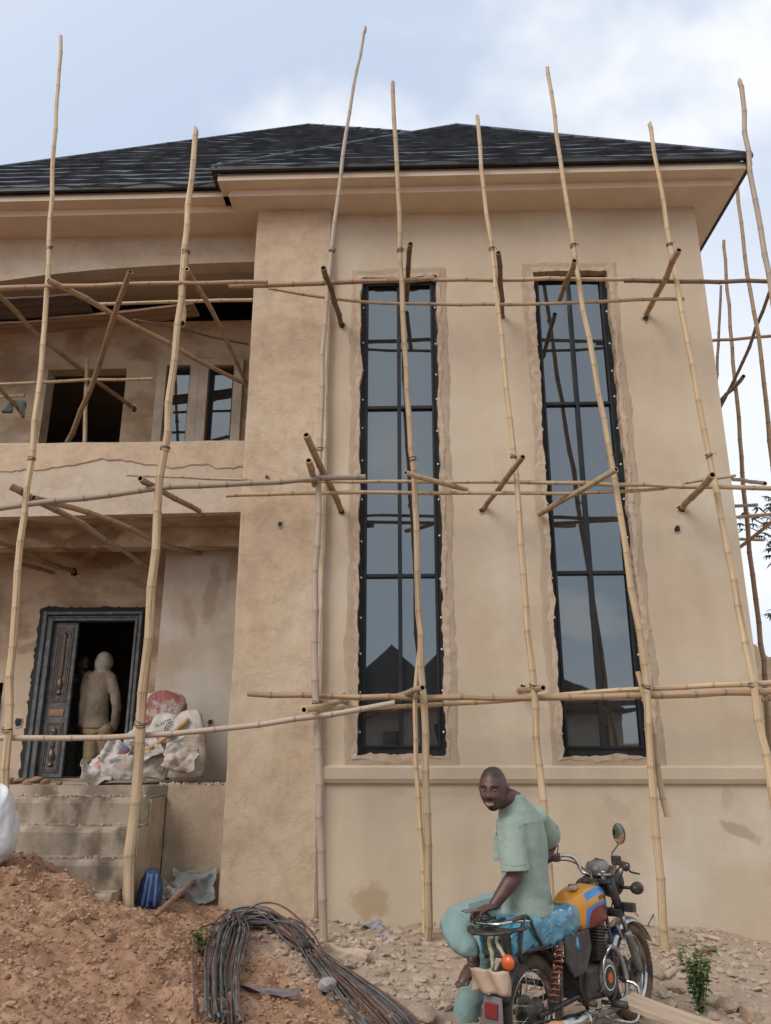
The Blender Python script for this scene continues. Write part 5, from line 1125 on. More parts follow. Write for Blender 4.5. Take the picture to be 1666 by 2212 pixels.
# ---------------- the man sitting side-saddle on the motorcycle
F_ = V((-.86, .51, 0)).normalized(); L_ = V((0, 0, 1)).cross(F_)          # facing, his left
man = empty('person', PD(1150, 2005, 4.5), 'smiling person in pale green shirt and trousers sitting sideways on the motorcycle', 'person')
def reparent(o): o.matrix_parent_inverse = man.matrix_world.inverted(); return o
bpy.context.view_layer.update()
pel = PD(1138, 1950, 4.50); wai = PD(1136, 1895, 4.52); che = PD(1129, 1822, 4.57); upc = PD(1126, 1772, 4.60); nb = PD(1110, 1728, 4.60)
shL = PD(1104, 1784, 4.47); shR = PD(1158, 1768, 4.74)
elL = PD(1112, 1893, 4.36); wrL = PD(1066, 1957, 4.27); elR = PD(1189, 1822, 4.90); wrR = PD(1178, 1850, 5.12)
knL = PD(976, 1990, 4.66); anL = PD(1017, 2060, 4.34); hpL = PD(1120, 1958, 4.50); hpR = PD(1160, 1955, 4.68)
knR = PD(1052, 2030, 4.98); anR = PD(1000, 2215, 4.78)
hc = PD(1066, 1703, 4.50); HF = V((-.35, -.91, -.17)); HU = V((.02, .02, 1)).normalized()
mb = MB(); H = make_head(mb, hc, HF, HU, 1.02)
limb(mb, [nb+V((0, 0, -.05)), nb, hc-H[2]*.06-H[0]*.035], [.066, .058, .060])
trunk(mb, [(pel-V((0, 0, .08)), .15, .10), (pel, .165, .115), (wai, .145, .10), (che, .17, .11), (upc, .165, .09), (nb-V((0, 0, .02)), .09, .06)], L_, F_)
limb(mb, [shL+V((.02, .03, 0)), shL.lerp(elL, .45), elL], [.062, .052, .045]); limb(mb, [elL, elL.lerp(wrL, .3), wrL], [.045, .046, .029])
limb(mb, [shR, shR.lerp(elR, .5), elR], [.06, .05, .044]); limb(mb, [elR, elR.lerp(wrR, .4), wrR], [.044, .043, .028])
hand(mb, wrL, (PD(1036, 1966, 4.22)-wrL), V((-.1, -.25, 1)), V((.2, 1, 0)), 1.06, .55)
hand(mb, wrR, (PD(1170, 1850, 5.25)-wrR), V((-.2, .1, 1)), V((-1, -.4, 0)), 1.0, 1.1)
limb(mb, [hpL, knL], [.085, .058]); limb(mb, [knL, knL.lerp(anL, .35), anL], [.056, .055, .036])
limb(mb, [hpR, knR], [.085, .058]); limb(mb, [knR, knR.lerp(anR, .35), anR], [.056, .055, .036])
def foot(mb, an, d, L_f=.2):
    d = d.normalized(); sd_ = V((0, 0, 1)).cross(d).normalized(); up = d.cross(sd_)
    blob(mb, an+d*L_f*.32-up*.05, (sd_*.042, up*.032, d*L_f*.52), 16, 10); blob(mb, an+d*.0-up*.03, (sd_*.034, up*.05, d*.045), 12, 8)
    for i in range(5): o_ = (i-2)*.016; blob(mb, an+d*(L_f*.82-abs(i-1)*.008)+sd_*o_-up*.058, (sd_*.0085, up*.0095, d*.022), 8, 6)
foot(mb, anL+V((.01, 0, -.01)), V((-.55, -.75, -.42)), .20); foot(mb, anR, V((-.7, -.2, -.1)), .24)
body = link('body', fuse(mb, .0042, 2), man); body.data.materials.append(MT['skin']); reparent(body)
# hair, beard, eyes, teeth
def sm(x, a, b): t = np.clip((x-a)/(b-a), 0, 1); return t*t*(3-2*t)
co = np.array([v.co[:] for v in body.data.vertices]); rel = (co-np.array(hc[:]))/1.02
hx, hy, hz = rel @ np.array(H[0][:]), rel @ np.array(H[1][:]), rel @ np.array(H[2][:]); near = np.linalg.norm(rel, axis=1) < .17
wv = fbm(hy*40, hz*40+hx*30, 1, 3, 4)*.006
cap = np.maximum(sm(hz+wv, .055+.5*np.clip(hx-.04, 0, 1), .068+.5*np.clip(hx-.04, 0, 1)), sm(-hx+wv, .005, .02)*sm(hz, -.05, -.03)); cap = np.maximum(cap, sm(hz+wv, .018, .032)*sm(-hx+wv, -.035, -.02))
jaw = sm(-hz+wv, .074, .088)*sm(hx, -.01, .02); jaw = np.maximum(jaw, sm(-hz+wv, .040, .066)*sm(np.abs(hy)+wv, .046, .058)*sm(hx, -.02, .01)*sm(-hx, -.075, -.05)); jaw = np.maximum(jaw, sm(np.abs(hy), .06, .068)*sm(hx, -.005, .005)*sm(-hx, -.03, -.02)*sm(hz, -.06, -.05)*.8)
mou = sm(-np.abs(hz+.0405), -.006, -.003)*sm(-np.abs(hy), -.030, -.022)*sm(hx, .05, .06)*.6
hm = np.where(near & (hz > -.125), np.clip(np.maximum.reduce([cap*.75, jaw, mou]), 0, 1), 0)
at_ = body.data.attributes.new('hair', 'FLOAT', 'POINT'); at_.data.foreach_set('value', hm.astype(np.float32))
ms = MT['skin'].copy(); ms.name = 'dark_skin_with_cropped_hair'; body.data.materials[0] = ms; tt_ = ms.node_tree; src_ = tt_.nodes['Principled BSDF'].inputs['Base Color'].links[0].from_socket
nh = N(tt_, 'ShaderNodeTexNoise', i_Scale=320.0, i_Detail=2.0); tcn = [q for q in tt_.nodes if q.type == 'TEX_COORD'][0]; tt_.links.new(tcn.outputs['Object'], nh.inputs['Vector'])
hm_ = N(tt_, 'ShaderNodeMix', data_type='RGBA'); tt_.links.new(nh.outputs[0], hm_.inputs[0]); hm_.inputs[6].default_value = (.010, .0075, .0065, 1); hm_.inputs[7].default_value = (.032, .021, .017, 1)
attr_mix(ms, 'hair', src_, hm_.outputs[2])
reparent(head_shell('beard', lambda x, y, h: h < -.098 and x > .03, .0015, MT['hair'], man, H, .0015))
W_ = H[6]
for sg in (-1, 1):
    e = W_((.0845, sg*.031, .0105)); mb = MB(); mi_ = MB(); blob(mb, e, (H[0]*.009, H[1]*.0125, H[2]*.0037), 14, 10); blob(mi_, e+H[0]*.0055+H[1]*.001, (H[0]*.0045, H[1]*.0062, H[2]*.0042), 12, 8)
    eye_ = reparent(mb.build('eye', MT['eye'], man, smooth=True)); mi_.build('iris', MT['iris'], eye_, smooth=True)
mb = MB()
for sg in (-1, 1):
    pts = [W_((.098-.22*abs(t)**2*10*.1, sg*(.014+.034*k_), .030+.006*sin(pi*k_))) for k_, t in ((0, 0), (.35, .02), (.7, .04), (1, .06))]
    pts = [W_((.1005, sg*.014, .0355)), W_((.0985, sg*.026, .0375)), W_((.0885, sg*.040, .033)), W_((.076, sg*.050, .025))]
    reparent(MB().tube(spline(pts, .006), .0026, 6, flat=.7).build('eyebrow', MT['hair'], man, smooth=True))
mb = MB(); rows = []
for k_ in range(9): yy = -.021+.042*k_/8; rows.append([W_((.1045-9*yy*yy, yy, -.0565+8*yy*yy)), W_((.1045-9*yy*yy, yy, -.0655+10*yy*yy))])
mb.loft(rows, 0, False, False); reparent(mb.build('teeth', MT['teeth'], man, smooth=True))
for h0, cv, r_ in ((-.0535, 8, .0042), (-.0705, 14, .0048)):
    pts = [W_((.1075-10*yy*yy, yy, h0+cv*yy*yy*1.0)) for yy in np.linspace(-.027, .027, 9)]; o = MB().tube(pts, [r_*(.35+.65*sin(pi*k_/8)) for k_ in range(9)], 8).build('lip', MT['lip'], man, smooth=True); reparent(o)
# shirt with hanging hem and wide half sleeves
slL = PD(1113, 1880, 4.36); slR = PD(1185, 1806, 4.86)
def folds(c, n_):
    x, y, z = c[:, 0], c[:, 1], c[:, 2]; w_ = np.clip((1.10-z)/.25, 0, 1)
    d_ = fbm(x*5+y*5, z*9+x*4, 1.0, 3, 71)*.008+w_*np.sin((z*42+fbm(x*4, y*4, 1, 2, 3)*5+x*9))*.008*np.clip(fbm(x*6, z*5, 1, 2, 9)+.4, 0, 1)
    d_ += np.sin((x*-.5+y*.85)*55+fbm(x*3, z*3, 1, 2, 5)*3)*.004*np.clip((z-.95)/.2, 0, 1)
    return c+n_*d_[:, None]
mb = MB(); dn = V((0, 0, -1))
trunk(mb, [(pel+dn*.055, .188, .138, .0), (pel+dn*.03, .19, .14), (pel+V((0, 0, .05)), .182, .134), (wai, .168, .128), (wai.lerp(che, .5), .172, .13), (che, .185, .13), (upc, .18, .112), (upc.lerp(nb, .55), .14, .094), (nb+V((0, 0, .0)), .082, .072), (nb+V((-.008, 0, .03)), .066, .064), (nb+V((-.012, 0, .032)), .055, .054)], L_, F_, 32, .88)
def sleeve(a0, a, b, r0, r1):
    d_ = (b-a).normalized(); mb.tube([a0, a, a.lerp(b, .5), a.lerp(b, .9), b, b-d_*.004, b-d_*.05], [r0*.9, r0, (r0+r1)/2*.97, r1*.99, r1, r1-.022, r1-.03], 26)
sleeve(shL+V((.045, .05, .0)), shL, slL+(slL-shL).normalized()*.012, .080, .084); sleeve(shR+V((-.04, -.04, 0)), shR, slR+(slR-shR).normalized()*.012, .076, .078)
blob(mb, shL, (L_*.078, F_*.082, V((0, 0, .066)))); blob(mb, shR, (L_*.076, F_*.08, V((0, 0, .066))))
sh_me = fuse(mb, .0065, 3, 'shirt', folds); so_ = link('shirt', sh_me, man); sh_me.materials.append(MT['shirt']); reparent(so_)
tq_ = lambda c, n_: c+n_*(fbm(c[:, 0]*6+c[:, 2]*3, c[:, 2]*6+c[:, 1]*5, 1, 3, 33)*.010+np.sin(c[:, 2]*46+c[:, 0]*26+fbm(c[:, 0]*5, c[:, 1]*5, 1, 2, 8)*5)*.005)[:, None]
bvs = BVHTree.FromPolygons([v.co[:] for v in sh_me.vertices], [tuple(p.vertices) for p in sh_me.polygons])
def seam(pts, name='seam'):
    q = []
    for p in spline([PD(*p) for p in pts], .012):
        h = bvs.find_nearest(p); q.append(h[0]+h[1]*.0012)
    for _ in range(2): q = [q[0]]+[(q[k-1]+q[k]+q[k+1])/3 for k in range(1, len(q)-1)]+[q[-1]]
    reparent(MB().tube(q, .0022, 5).build(name, MT['shirt'], man, smooth=True))
seam([(1118, 1788, 4.40), (1140, 1778, 4.42), (1165, 1775, 4.55)]); seam([(1112, 1765, 4.42), (1128, 1800, 4.40), (1136, 1840, 4.38), (1138, 1870, 4.38)]); seam([(1083, 1868, 4.3), (1112, 1871, 4.25), (1138, 1866, 4.32)])
# chest pocket and sleeve hem as parts
pk = PD(1081, 1830, 4.55); 
mb = MB(); mb.cbox(pk+V((-.005, -.0, .0)), (.045, .11, .13), Euler((0, 0, radians(-22))).to_matrix()); reparent(mb.build('shirt_pocket', MT['shirt'], man, bevel=.005))
mb = MB(); mb.cbox(PD(1075, 1806, 4.55), (.012, .05, .05), Euler((0, .15, radians(-22))).to_matrix()); reparent(mb.build('paper_in_pocket', mat('brown_paper', (.25, .13, .06), rough=.8), man))
mb = MB(); rings = []; dl = (slL-shL).normalized(); x_, y_ = basis(dl)
trunk(mb, [(pel+dn*.10, .17, .13), (pel, .175, .135), (pel+V((0, 0, .06)), .165, .125)], L_, F_)
limb(mb, [hpL, hpL.lerp(knL, .5), knL.lerp(hpL, .1), knL], [.105, .098, .084, .074]); limb(mb, [knL, knL.lerp(anL, .3), knL.lerp(anL, .7), anL+V((0, 0, .02))], [.076, .082, .072, .056])
limb(mb, [hpR, hpR.lerp(knR, .5), knR], [.105, .098, .078]); limb(mb, [knR, knR.lerp(anR, .4), anR], [.078, .080, .082])
tr = fuse(mb, .008, 5, 'trousers', tq_); o = link('trousers', tr, man); tr.materials.append(MT['trouser']); reparent(o)
# thigh pocket flap on the trousers
fa, fb = PD(1012, 1948, 4.50), PD(1072, 1938, 4.42)
mb = MB(); a, b = PD(1012, 1952, 4.485), PD(1075, 1935, 4.425); dv = PD(1014, 1972, 4.475)-a
mb.prism([a, b, b+dv*.9, a+dv], V((.0, .012, .004))); reparent(mb.build('pocket_flap', MT['trouser'], man, bevel=.003))
# phone in his hand
ph = MB().cbox((0, 0, 0), (.085, .06, .009)).build('phone', MT['flap'], None, bevel=.004); ph.location = PD(1016, 1967, 4.18); ph.rotation_euler = (0, radians(-4), radians(25)); tag(ph, 'grey phone held in the seated person\'s hand', 'phone')

# ---------------- hooded worker seen from behind in the doorway
MT['hoodie'] = cloth('dusty_khaki_hoodie', (.27, .215, .155), (.20, .155, .11), strength=.6)
MT['hood'] = cloth('pale_hood', (.36, .31, .25), (.29, .245, .19), strength=.5)
MT['shorts'] = cloth('dusty_khaki_shorts', (.36, .26, .14), (.27, .20, .12), strength=.6)
def upright(px, rows_t, head, arms, legs, Y, name, label, mats, facing, hood):
    f_ = facing.normalized(); l_ = V((0, 0, 1)).cross(f_)
    root = empty(name, P(*px, Y), label, 'person'); bpy.context.view_layer.update(); inv = root.matrix_world.inverted()
    def add(o): o.matrix_parent_inverse = inv; return o
    hc_, hf = head; mb = MB(); H_ = make_head(mb, hc_, hf, V((0, 0, 1)), 1.0)
    trunk(mb, [(c, a*.85, b*.85) for c, a, b in rows_t], l_, f_); limb(mb, [rows_t[-1][0]-V((0, 0, .03)), hc_-V((0, 0, .07))], [.06, .055])
    for sh_, el_, wr_, hd in arms: limb(mb, [sh_, el_], [.055, .042]); limb(mb, [el_, wr_], [.042, .028]); hand(mb, wr_, hd, f_*-1, V((0, 0, .3))+f_, 1.0, .5)
    for hp_, kn_, an_ in legs: limb(mb, [hp_, kn_], [.08, .055]); limb(mb, [kn_, kn_.lerp(an_, .3), an_], [.052, .055, .035]); foot(mb, an_, f_+V((0, 0, -.1)), .2)
    o = link('body', fuse(mb, .009, 2), root); o.data.materials.append(MT['skin']); add(o)
    mb = MB(); trunk(mb, rows_t, l_, f_, 28, .9)
    for sh_, el_, wr_, hd in arms: limb(mb, [sh_-(sh_-rows_t[-2][0])*.3, sh_, el_, el_.lerp(wr_, .9)], [.07, .068, .060, .05])
    d2 = lambda c, n_: c+n_*(fbm(c[:, 0]*7+c[:, 2]*4, c[:, 2]*7, 1, 3, 35)*.009+np.sin(c[:, 2]*30+c[:, 0]*25)*.003)[:, None]
    o = link('hooded_top' if hood else 'shirt', fuse(mb, .011, 4, 'top', d2), root); o.data.materials.append(mats[0]); add(o)
    if hood:
        mb = MB(); trunk(mb, [(hc_+V((0, 0, -.17)), .13, .10, -.02), (hc_+V((0, 0, -.145)), .135, .11, -.03), (hc_+V((0, 0, -.11)), .09, .10, -.03), (hc_+V((0, 0, -.05)), .112, .13, -.02), (hc_+V((0, 0, .03)), .116, .135), (hc_+V((0, 0, .09)), .095, .12, .01), (hc_+V((0, 0, .135)), .05, .085, .03), (hc_+V((0, 0, .148)), .02, .04, .05)], l_, f_, 28, .95)
        o = link('hood', fuse(mb, .010, 3, 'hood', d2), root); o.data.materials.append(MT['hood']); add(o)
    mb = MB(); trunk(mb, [(rows_t[0][0]-V((0, 0, .06)), .16, .12), (rows_t[0][0]+V((0, 0, .06)), .165, .125)], l_, f_)
    for hp_, kn_, an_ in legs:
        e = kn_.lerp(an_, .12) if hood else an_.lerp(kn_, .03)
        limb(mb, [hp_, hp_.lerp(kn_, .5), kn_, e], [.10, .095, .09, .09])
    o = link('shorts' if hood else 'trousers', fuse(mb, .011, 4, 'trousers', d2), root); o.data.materials.append(mats[1]); add(o)
    return root
Yd = 1.98; q = lambda x, y, dy=0: P(x, y, Yd+dy)
upright((212, 1690), [(q(208, 1574, .02), .178, .142), (q(208, 1562, .02), .175, .14), (q(208, 1548, .02), .15, .125), (q(210, 1520), .15, .125), (q(213, 1484), .155, .12), (q(216, 1460), .155, .105), (q(219, 1446), .075, .07)], (q(224, 1440, .05)+V((0, 0, .055)), V((-.3, 1, -.1))),
    [(q(190, 1462), q(181, 1520, -.08), q(177, 1570, .0), V((.0, .1, -1))), (q(240, 1464), q(252, 1522, -.03), q(246, 1580, .1), V((0, .1, -1)))],
    [(q(200, 1572), q(195, 1640), q(200, 1690)), (q(226, 1572), q(228, 1640, .1), q(226, 1690, .1))], Yd, 'person', 'person in dusty khaki hooded top and shorts standing in the doorway, back turned', (MT['hoodie'], MT['shorts']), V((-.25, 1, 0)), True)
MT['camo'] = mat('black_print_shirt', (.02, .02, .022), (.10, .10, .10), scale=14, rough=.85, lo=.58, hi=.62); MT['olive'] = cloth('dark_olive_trousers', (.07, .075, .05), (.05, .055, .04))
q2 = lambda x, y, dy=0: P(x, y, 2.35+dy)
upright((160, 1690), [(q2(165, 1570), .16, .12), (q2(168, 1530), .16, .12), (q2(172, 1490), .17, .12), (q2(174, 1468), .17, .11), (q2(176, 1455), .09, .08)], (q2(178, 1446)+V((0, 0, .07)), V((.7, -.4, -.3))),
    [(q2(152, 1478), q2(150, 1535, -.05), q2(168, 1570, -.2), V((.5, -.3, -.4))), (q2(190, 1478, .1), q2(196, 1535, .1), q2(190, 1580), V((.3, -.3, -.6)))],
    [(q2(160, 1580), q2(150, 1640, -.05), q2(148, 1686, -.05)), (q2(180, 1580, .1), q2(178, 1640, .1), q2(176, 1690, .1))], 2.35, 'person', 'dim person in black printed top and dark olive trousers inside the doorway', (MT['camo'], MT['olive']), V((.8, -.3, 0)), False)
# ================================================================ SMALLER THINGS
from mathutils.bvhtree import BVHTree
def superbag(size, seed, e=.55, crumple=.02, flat_bottom=True, n=56, k=38, pinch=0.0):
    """a filled or slack sack: rounded block, dented and creased"""
    a, b, c = [q/2 for q in size]; sg = lambda v, p: np.sign(v)*np.abs(v)**p
    ph = (-pi/2+pi*np.arange(k+1)/k)[:, None]; t = (2*pi*np.arange(n)/n)[None, :]
    x = a*sg(np.cos(ph), e)*sg(np.cos(t), e); y = b*sg(np.cos(ph), e)*sg(np.sin(t), e); z = c*sg(np.sin(ph), e)+0*t
    h = (z/c+1)/2; s_ = 1-pinch*h**1.5; x = x*s_; y = y*s_*(1-.35*pinch*h)
    q = x*6+z*4+seed*3.1; w_ = y*6-z*5+x*2.5+seed
    f1 = fbm(q, w_, 1.0, 3, seed); f2 = fbm(q*2.9, w_*2.9, 1.0, 3, seed+9); f3 = fbm(q*1.7+4, w_*1.7, 1.0, 2, seed+19)
    d_ = crumple*((1-np.abs(f1)*2.6)*.8+f2*.35)
    v_ = np.stack([x/a, y/b, z/c*.6], -1); v_ = v_/np.maximum(np.linalg.norm(v_, axis=-1, keepdims=True), 1e-6)
    p = np.stack([x, y, z], -1)+v_*d_[..., None]
    if flat_bottom: p[..., 2] = np.where(p[..., 2] < -c*.86, -c*.86-.003*np.abs(f2), p[..., 2])
    return MB().loft([[V(w) for w in r] for r in p])
def paper(name, c1, c2, **k):
    m = mat(name, c1, c2, scale=k.pop('scale', 5), rough=k.pop('rough', .7), **k); t = m.node_tree; L = t.links.new; b = t.nodes['Principled BSDF']
    tcn = [q for q in t.nodes if q.type == 'TEX_COORD'][0]; nz = N(t, 'ShaderNodeTexNoise', i_Scale=6.0, i_Detail=2.0); L(tcn.outputs['Object'], nz.inputs['Vector'])
    ad = N(t, 'ShaderNodeVectorMath', operation='MULTIPLY_ADD'); L(nz.outputs['Color'], ad.inputs[0]); ad.inputs[1].default_value = (.18, .18, .18); L(tcn.outputs['Object'], ad.inputs[2])
    vo = N(t, 'ShaderNodeTexVoronoi', feature='F1'); vo.inputs['Scale'].default_value = 11; L(ad.outputs[0], vo.inputs['Vector'])
    bn = N(t, 'ShaderNodeBump'); bn.inputs['Strength'].default_value = .4; bn.inputs['Distance'].default_value = .03; L(vo.outputs['Distance'], bn.inputs['Height']); L(bn.outputs[0], b.inputs['Normal'])
    return m
MT['sack_w'] = paper('white_sack', (.50, .46, .42), (.40, .35, .30), c3=(.33, .25, .18), scale3=4, lo3=.50, hi3=.70)
MT['sack_g'] = paper('dusty_sack', (.44, .38, .32), (.33, .26, .20), c3=(.27, .19, .13), scale3=3, lo3=.52, hi3=.7)
MT['sack_r'] = paper('red_sack', (.27, .065, .055), (.20, .055, .05), c3=(.40, .31, .26), scale3=4.0, lo3=.47, hi3=.56)
MT['ink'] = mat('blue_grey_ink', (.07, .085, .12), (.13, .14, .16), scale=20, rough=.8); MT['ink_w'] = mat('faded_white_ink', (.55, .45, .42), (.42, .26, .24), scale=20, rough=.8); MT['ink_r'] = mat('faded_red_ink', (.40, .12, .10), (.5, .3, .27), scale=14, rough=.8)
def bag(px, Y, size, rot, m, label, seed, pinch=.0, crumple=.02, name='cement_bag', prints=(), cat='bag', e=.55, group='empty cement bags heaped by the doorway'):
    mb = superbag(size, seed, e, crumple, pinch=pinch); o = mb.build(name, m, None, smooth=True); o.location = P(*px, Y); o.rotation_euler = rot; tag(o, label, cat, group)
    bpy.context.view_layer.update(); bv = BVHTree.FromPolygons([V(v) for v in mb.v], mb.f)
    Rm = o.matrix_world.to_3x3().inverted(); vd = (Rm @ (o.location-CAM)).normalized(); up = Rm @ V((0, 0, 1)); rt = vd.cross(up).normalized(); up = rt.cross(vd)
    for kind, arg, cx_, cz_, sz, ang, mk in prints:
        if kind == 'text': me = text_mesh(arg, sz); pts = [(v.co.x, v.co.y) for v in me.vertices]
        else:
            mb2 = MB()
            if kind == 'ring': mb2.loft([[(cos(t)*r_, sin(t)*r_, 0) for t in np.linspace(0, 2*pi, 33)[:-1]] for r_ in (sz, sz*.86)], 0, False)
            if kind == 'lines':
                for q_ in range(arg): 
                    y0 = (arg/2-q_)*sz; L_l = sz*random.uniform(6, 11)
                    mb2.loft([[(-5*sz+L_l*i/10, y0, 0), (-5*sz+L_l*i/10, y0+sz*.38, 0)] for i in range(11)], 0, False, False)
            if kind == 'band':
                mb2.loft([[(-sz+2*sz*i/16, -arg/2+arg*j/5, 0) for j in range(6)] for i in range(17)], 0, False, False)
            me = mb2.mesh('print')
        ok = True
        for v in me.vertices:
            x = v.co.x*cos(ang)-v.co.y*sin(ang)+cx_; y = v.co.x*sin(ang)+v.co.y*cos(ang)+cz_
            st = rt*x+up*y-vd*2; h = bv.ray_cast(st, vd)
            v.co = (h[0]-vd*.004) if h[0] is not None else (rt*x+up*y-vd*.0)
        me.materials.append(MT[mk]); link('print', me, o)
    return o
def scrap(name, px, Y, w_, h_, m, label, cat, seed, amp=.05, rot=(0, 0, 0), ground=False, dz=0.0):
    mb = MB(); n = 16; vs = []; th = []
    for j in range(n+1):
        for i in range(n+1):
            u_, v_ = i/n-.5, j/n-.5; ed = 1+.22*float(fbm(np.array([atan2(v_, u_)*1.6+seed]), np.array([seed*1.]), 1, 3, seed)[0])
            z = amp*float(fbm(np.array([u_*3+seed]), np.array([v_*3]), 1, 4, seed+2)[0])*2+amp*.8*(u_*u_*4)
            vs.append((u_*w_*ed, v_*h_*ed, z))
    mb.add(vs, [(j*(n+1)+i, j*(n+1)+i+1, (j+1)*(n+1)+i+1, (j+1)*(n+1)+i) for j in range(n) for i in range(n)])
    o = mb.build(name, m, None, smooth=True); o.modifiers.new('s', 'SOLIDIFY').thickness = .004
    o.location = (gpoint(*px)+V((0, 0, amp*.6+dz))) if ground else P(*px, Y); o.rotation_euler = rot; return tag(o, label, cat)
FL_ = 1.272
bag((232, 1660), .40, (.46, .28, .30), (0, -.30, .1), MT['sack_w'], 'crumpled white and pink bag slumped before the doorway, leftmost of the heap', 3, .55, .03, prints=(('band', .05, .06, -.02, .14, .75, 'ink'), ('band', .07, -.10, .03, .10, .8, 'ink_r')))
bag((262, 1658), .34, (.40, .30, .26), (0, .03, -.1), MT['sack_w'], 'white bag lying flat in front of the heap, left of the thick bamboo', 5, .1, .02, prints=(('lines', 4, -.06, .07, .012, .35, 'ink'),))
bag((335, 1650), .40, (.36, .30, .34), (0, .12, .15), MT['sack_g'], 'dusty bag with printed lines at the front of the heap, right of the thick bamboo', 7, .15, .025, prints=(('lines', 9, .05, -.04, .011, -.6, 'ink'),))
bag((404, 1612), .48, (.48, .34, .74), (0, -.02, .05), MT['sack_w'], 'tall upright white bag at the right end of the heap', 9, .42, .03, prints=(('lines', 3, -.06, .05, .014, .5, 'ink'), ('lines', 2, .0, -.04, .016, -.12, 'ink')))
bag((366, 1588), .62, (.48, .34, .42), (0, .38, .0), MT['sack_w'], 'white bag with blue ring stamp leaning in the middle of the heap', 11, .15, .02, prints=(('ring', 0, .03, .06, .085, 0, 'ink'), ('ring', 0, .03, .06, .06, 0, 'ink'), ('text', 'PLASTER OF PARIS', .02, .17, .045, .45, 'ink'), ('lines', 7, -.02, -.13, .012, -.18, 'ink')))
bag((356, 1540), .72, (.44, .30, .46), (0, .30, .05), MT['sack_r'], 'red printed cement bag on top of the heap', 13, .1, .025, prints=(('text', 'DANGOTE', .03, .11, .08, -.25, 'ink_w'), ('text', '3X', .05, .03, .10, -.25, 'ink_w')))
bag((300, 1600), .60, (.30, .24, .34), (0, .2, .2), MT['sack_w'], 'slack torn white bag behind the thick bamboo in the heap', 15, .5, .04)
bag((330, 1560), 1.0, (.42, .3, .62), (0, -.1, .2), MT['sack_g'], 'grey brown bag at the back of the heap against the wall', 17, .35, .03)
o = superbag((.10, .09, .13), 21, .6, .006).build('blue_carton', mat('blue_card', (.08, .17, .33), (.3, .12, .12), scale=6, rough=.6, lo=.5, hi=.55), None, smooth=True); o.location = P(266, 1625, .30); o.rotation_euler = (.2, .3, .3); tag(o, 'small blue and red carton lying on the bags', 'carton')
o = superbag((.13, .1, .08), 22, .6, .012).build('navy_cloth', mat('navy_cloth', (.025, .035, .06), rough=.9), None, smooth=True); o.location = P(292, 1634, .33); tag(o, 'crumpled navy cloth on the bag heap beside the thick bamboo', 'cloth')
MT['stickw'] = mat('pale_wood', (.50, .33, .16), (.36, .22, .10), scale=6, rough=.8, bump=.4, bscale=40)
pts = spline([P(303, 1632, .28), P(345, 1602, .30), P(375, 1582, .32), P(408, 1552, .36)], .03)
o = MB().tube(pts, [.020+.014*sin(i*.7)**2 for i in range(len(pts))], 9).build('wooden_stick', MT['stickw'], None, smooth=True); tag(o, 'pale wooden stick lying across the cement bags', 'stick')
for k, (px, Y, w_, h_, m_, rot, lab) in enumerate((((250, 1628), .30, .28, .26, 'sack_w', (1.2, .3, .2), 'torn white paper flap standing up on the left of the bag heap'), ((318, 1610), .28, .26, .30, 'sack_w', (1.3, -.5, .1), 'creased white paper flap just right of the thick bamboo in the heap'), ((392, 1640), .26, .34, .26, 'sack_g', (1.15, .1, -.1), 'dusty folded paper flap hanging down the tall white bag'), ((205, 1672), .24, .30, .22, 'sack_w', (.9, .2, .5), 'loose torn paper at the porch edge before the doorway'))):
    scrap('torn_paper', px, Y, w_, h_, MT[m_], lab, 'paper', 140+k, .06, rot)
# blue striped bundle and torn sacks at the plinth
MT['bluebag'] = mat('dark_blue_plastic', (.015, .028, .085), (.02, .045, .13), scale=6, rough=.35, bump=.6, bscale=16, bdist=.02); MT['bluestripe'] = mat('light_blue_stripe', (.11, .20, .40), rough=.4)
gp = gpoint(322, 1962); mb = superbag((.22, .17, .34), 31, .7, .02, pinch=.35); o = mb.build('blue_bag', MT['bluebag'], None, smooth=True); o.location = gp+V((0, 0, .15)); o.rotation_euler = (0, .06, .3); tag(o, 'dark blue plastic bag with light stripes standing at the plinth', 'bag')
bv = BVHTree.FromPolygons([V(v) for v in mb.v], mb.f)
for xx in (-.055, -.012, .05):
    m2 = MB(); rows = []
    for i in range(15):
        z = -.125+.26*i/14; r_ = []
        for dx in (-.011, .011):
            h = bv.ray_cast(V((xx*(1-.3*i/14)+dx, -1, z)), V((0, 1, 0))); r_.append((h[0] if h[0] is not None else V((xx, -.05, z)))+V((0, -.004, 0)))
        rows.append(r_)
    m2.loft(rows, 0, False, False).build('stripe', MT['bluestripe'], o)
MT['greypaper'] = paper('grey_sack_paper', (.20, .22, .215), (.30, .29, .27)); MT['tanpaper'] = paper('tan_paper', (.45, .35, .26), (.36, .27, .19))
scrap('torn_sack', (418, 1942), 0, .42, .30, MT['greypaper'], 'torn grey and white paper sack crumpled at the foot of the plinth', 'sack', 41, .09, (1.0, .1, .4), True, .06)
scrap('torn_sack', (432, 1930), 0, .26, .22, MT['sack_w'], 'white torn sack corner sticking up at the plinth', 'sack', 43, .07, (1.2, -.4, .2), True, .10)
scrap('torn_sack', (365, 1945), 0, .26, .16, MT['sack_w'], 'white torn paper lying between blue bag and wooden stick', 'sack', 45, .05, (.7, .2, -.2), True, .04)
a, b = gpoint(338, 1985)+V((0, 0, .02)), gpoint(415, 1945)+V((0, .05, .18))
MB().tube(spline([a, a.lerp(b, .5)+V((.01, 0, .005)), b], .05), .022, 8).build('wooden_stick', MT['plank'], None, smooth=True); tag(bpy.data.objects['wooden_stick.001'], 'brown wooden stick leaning on the torn sacks at the plinth', 'stick')
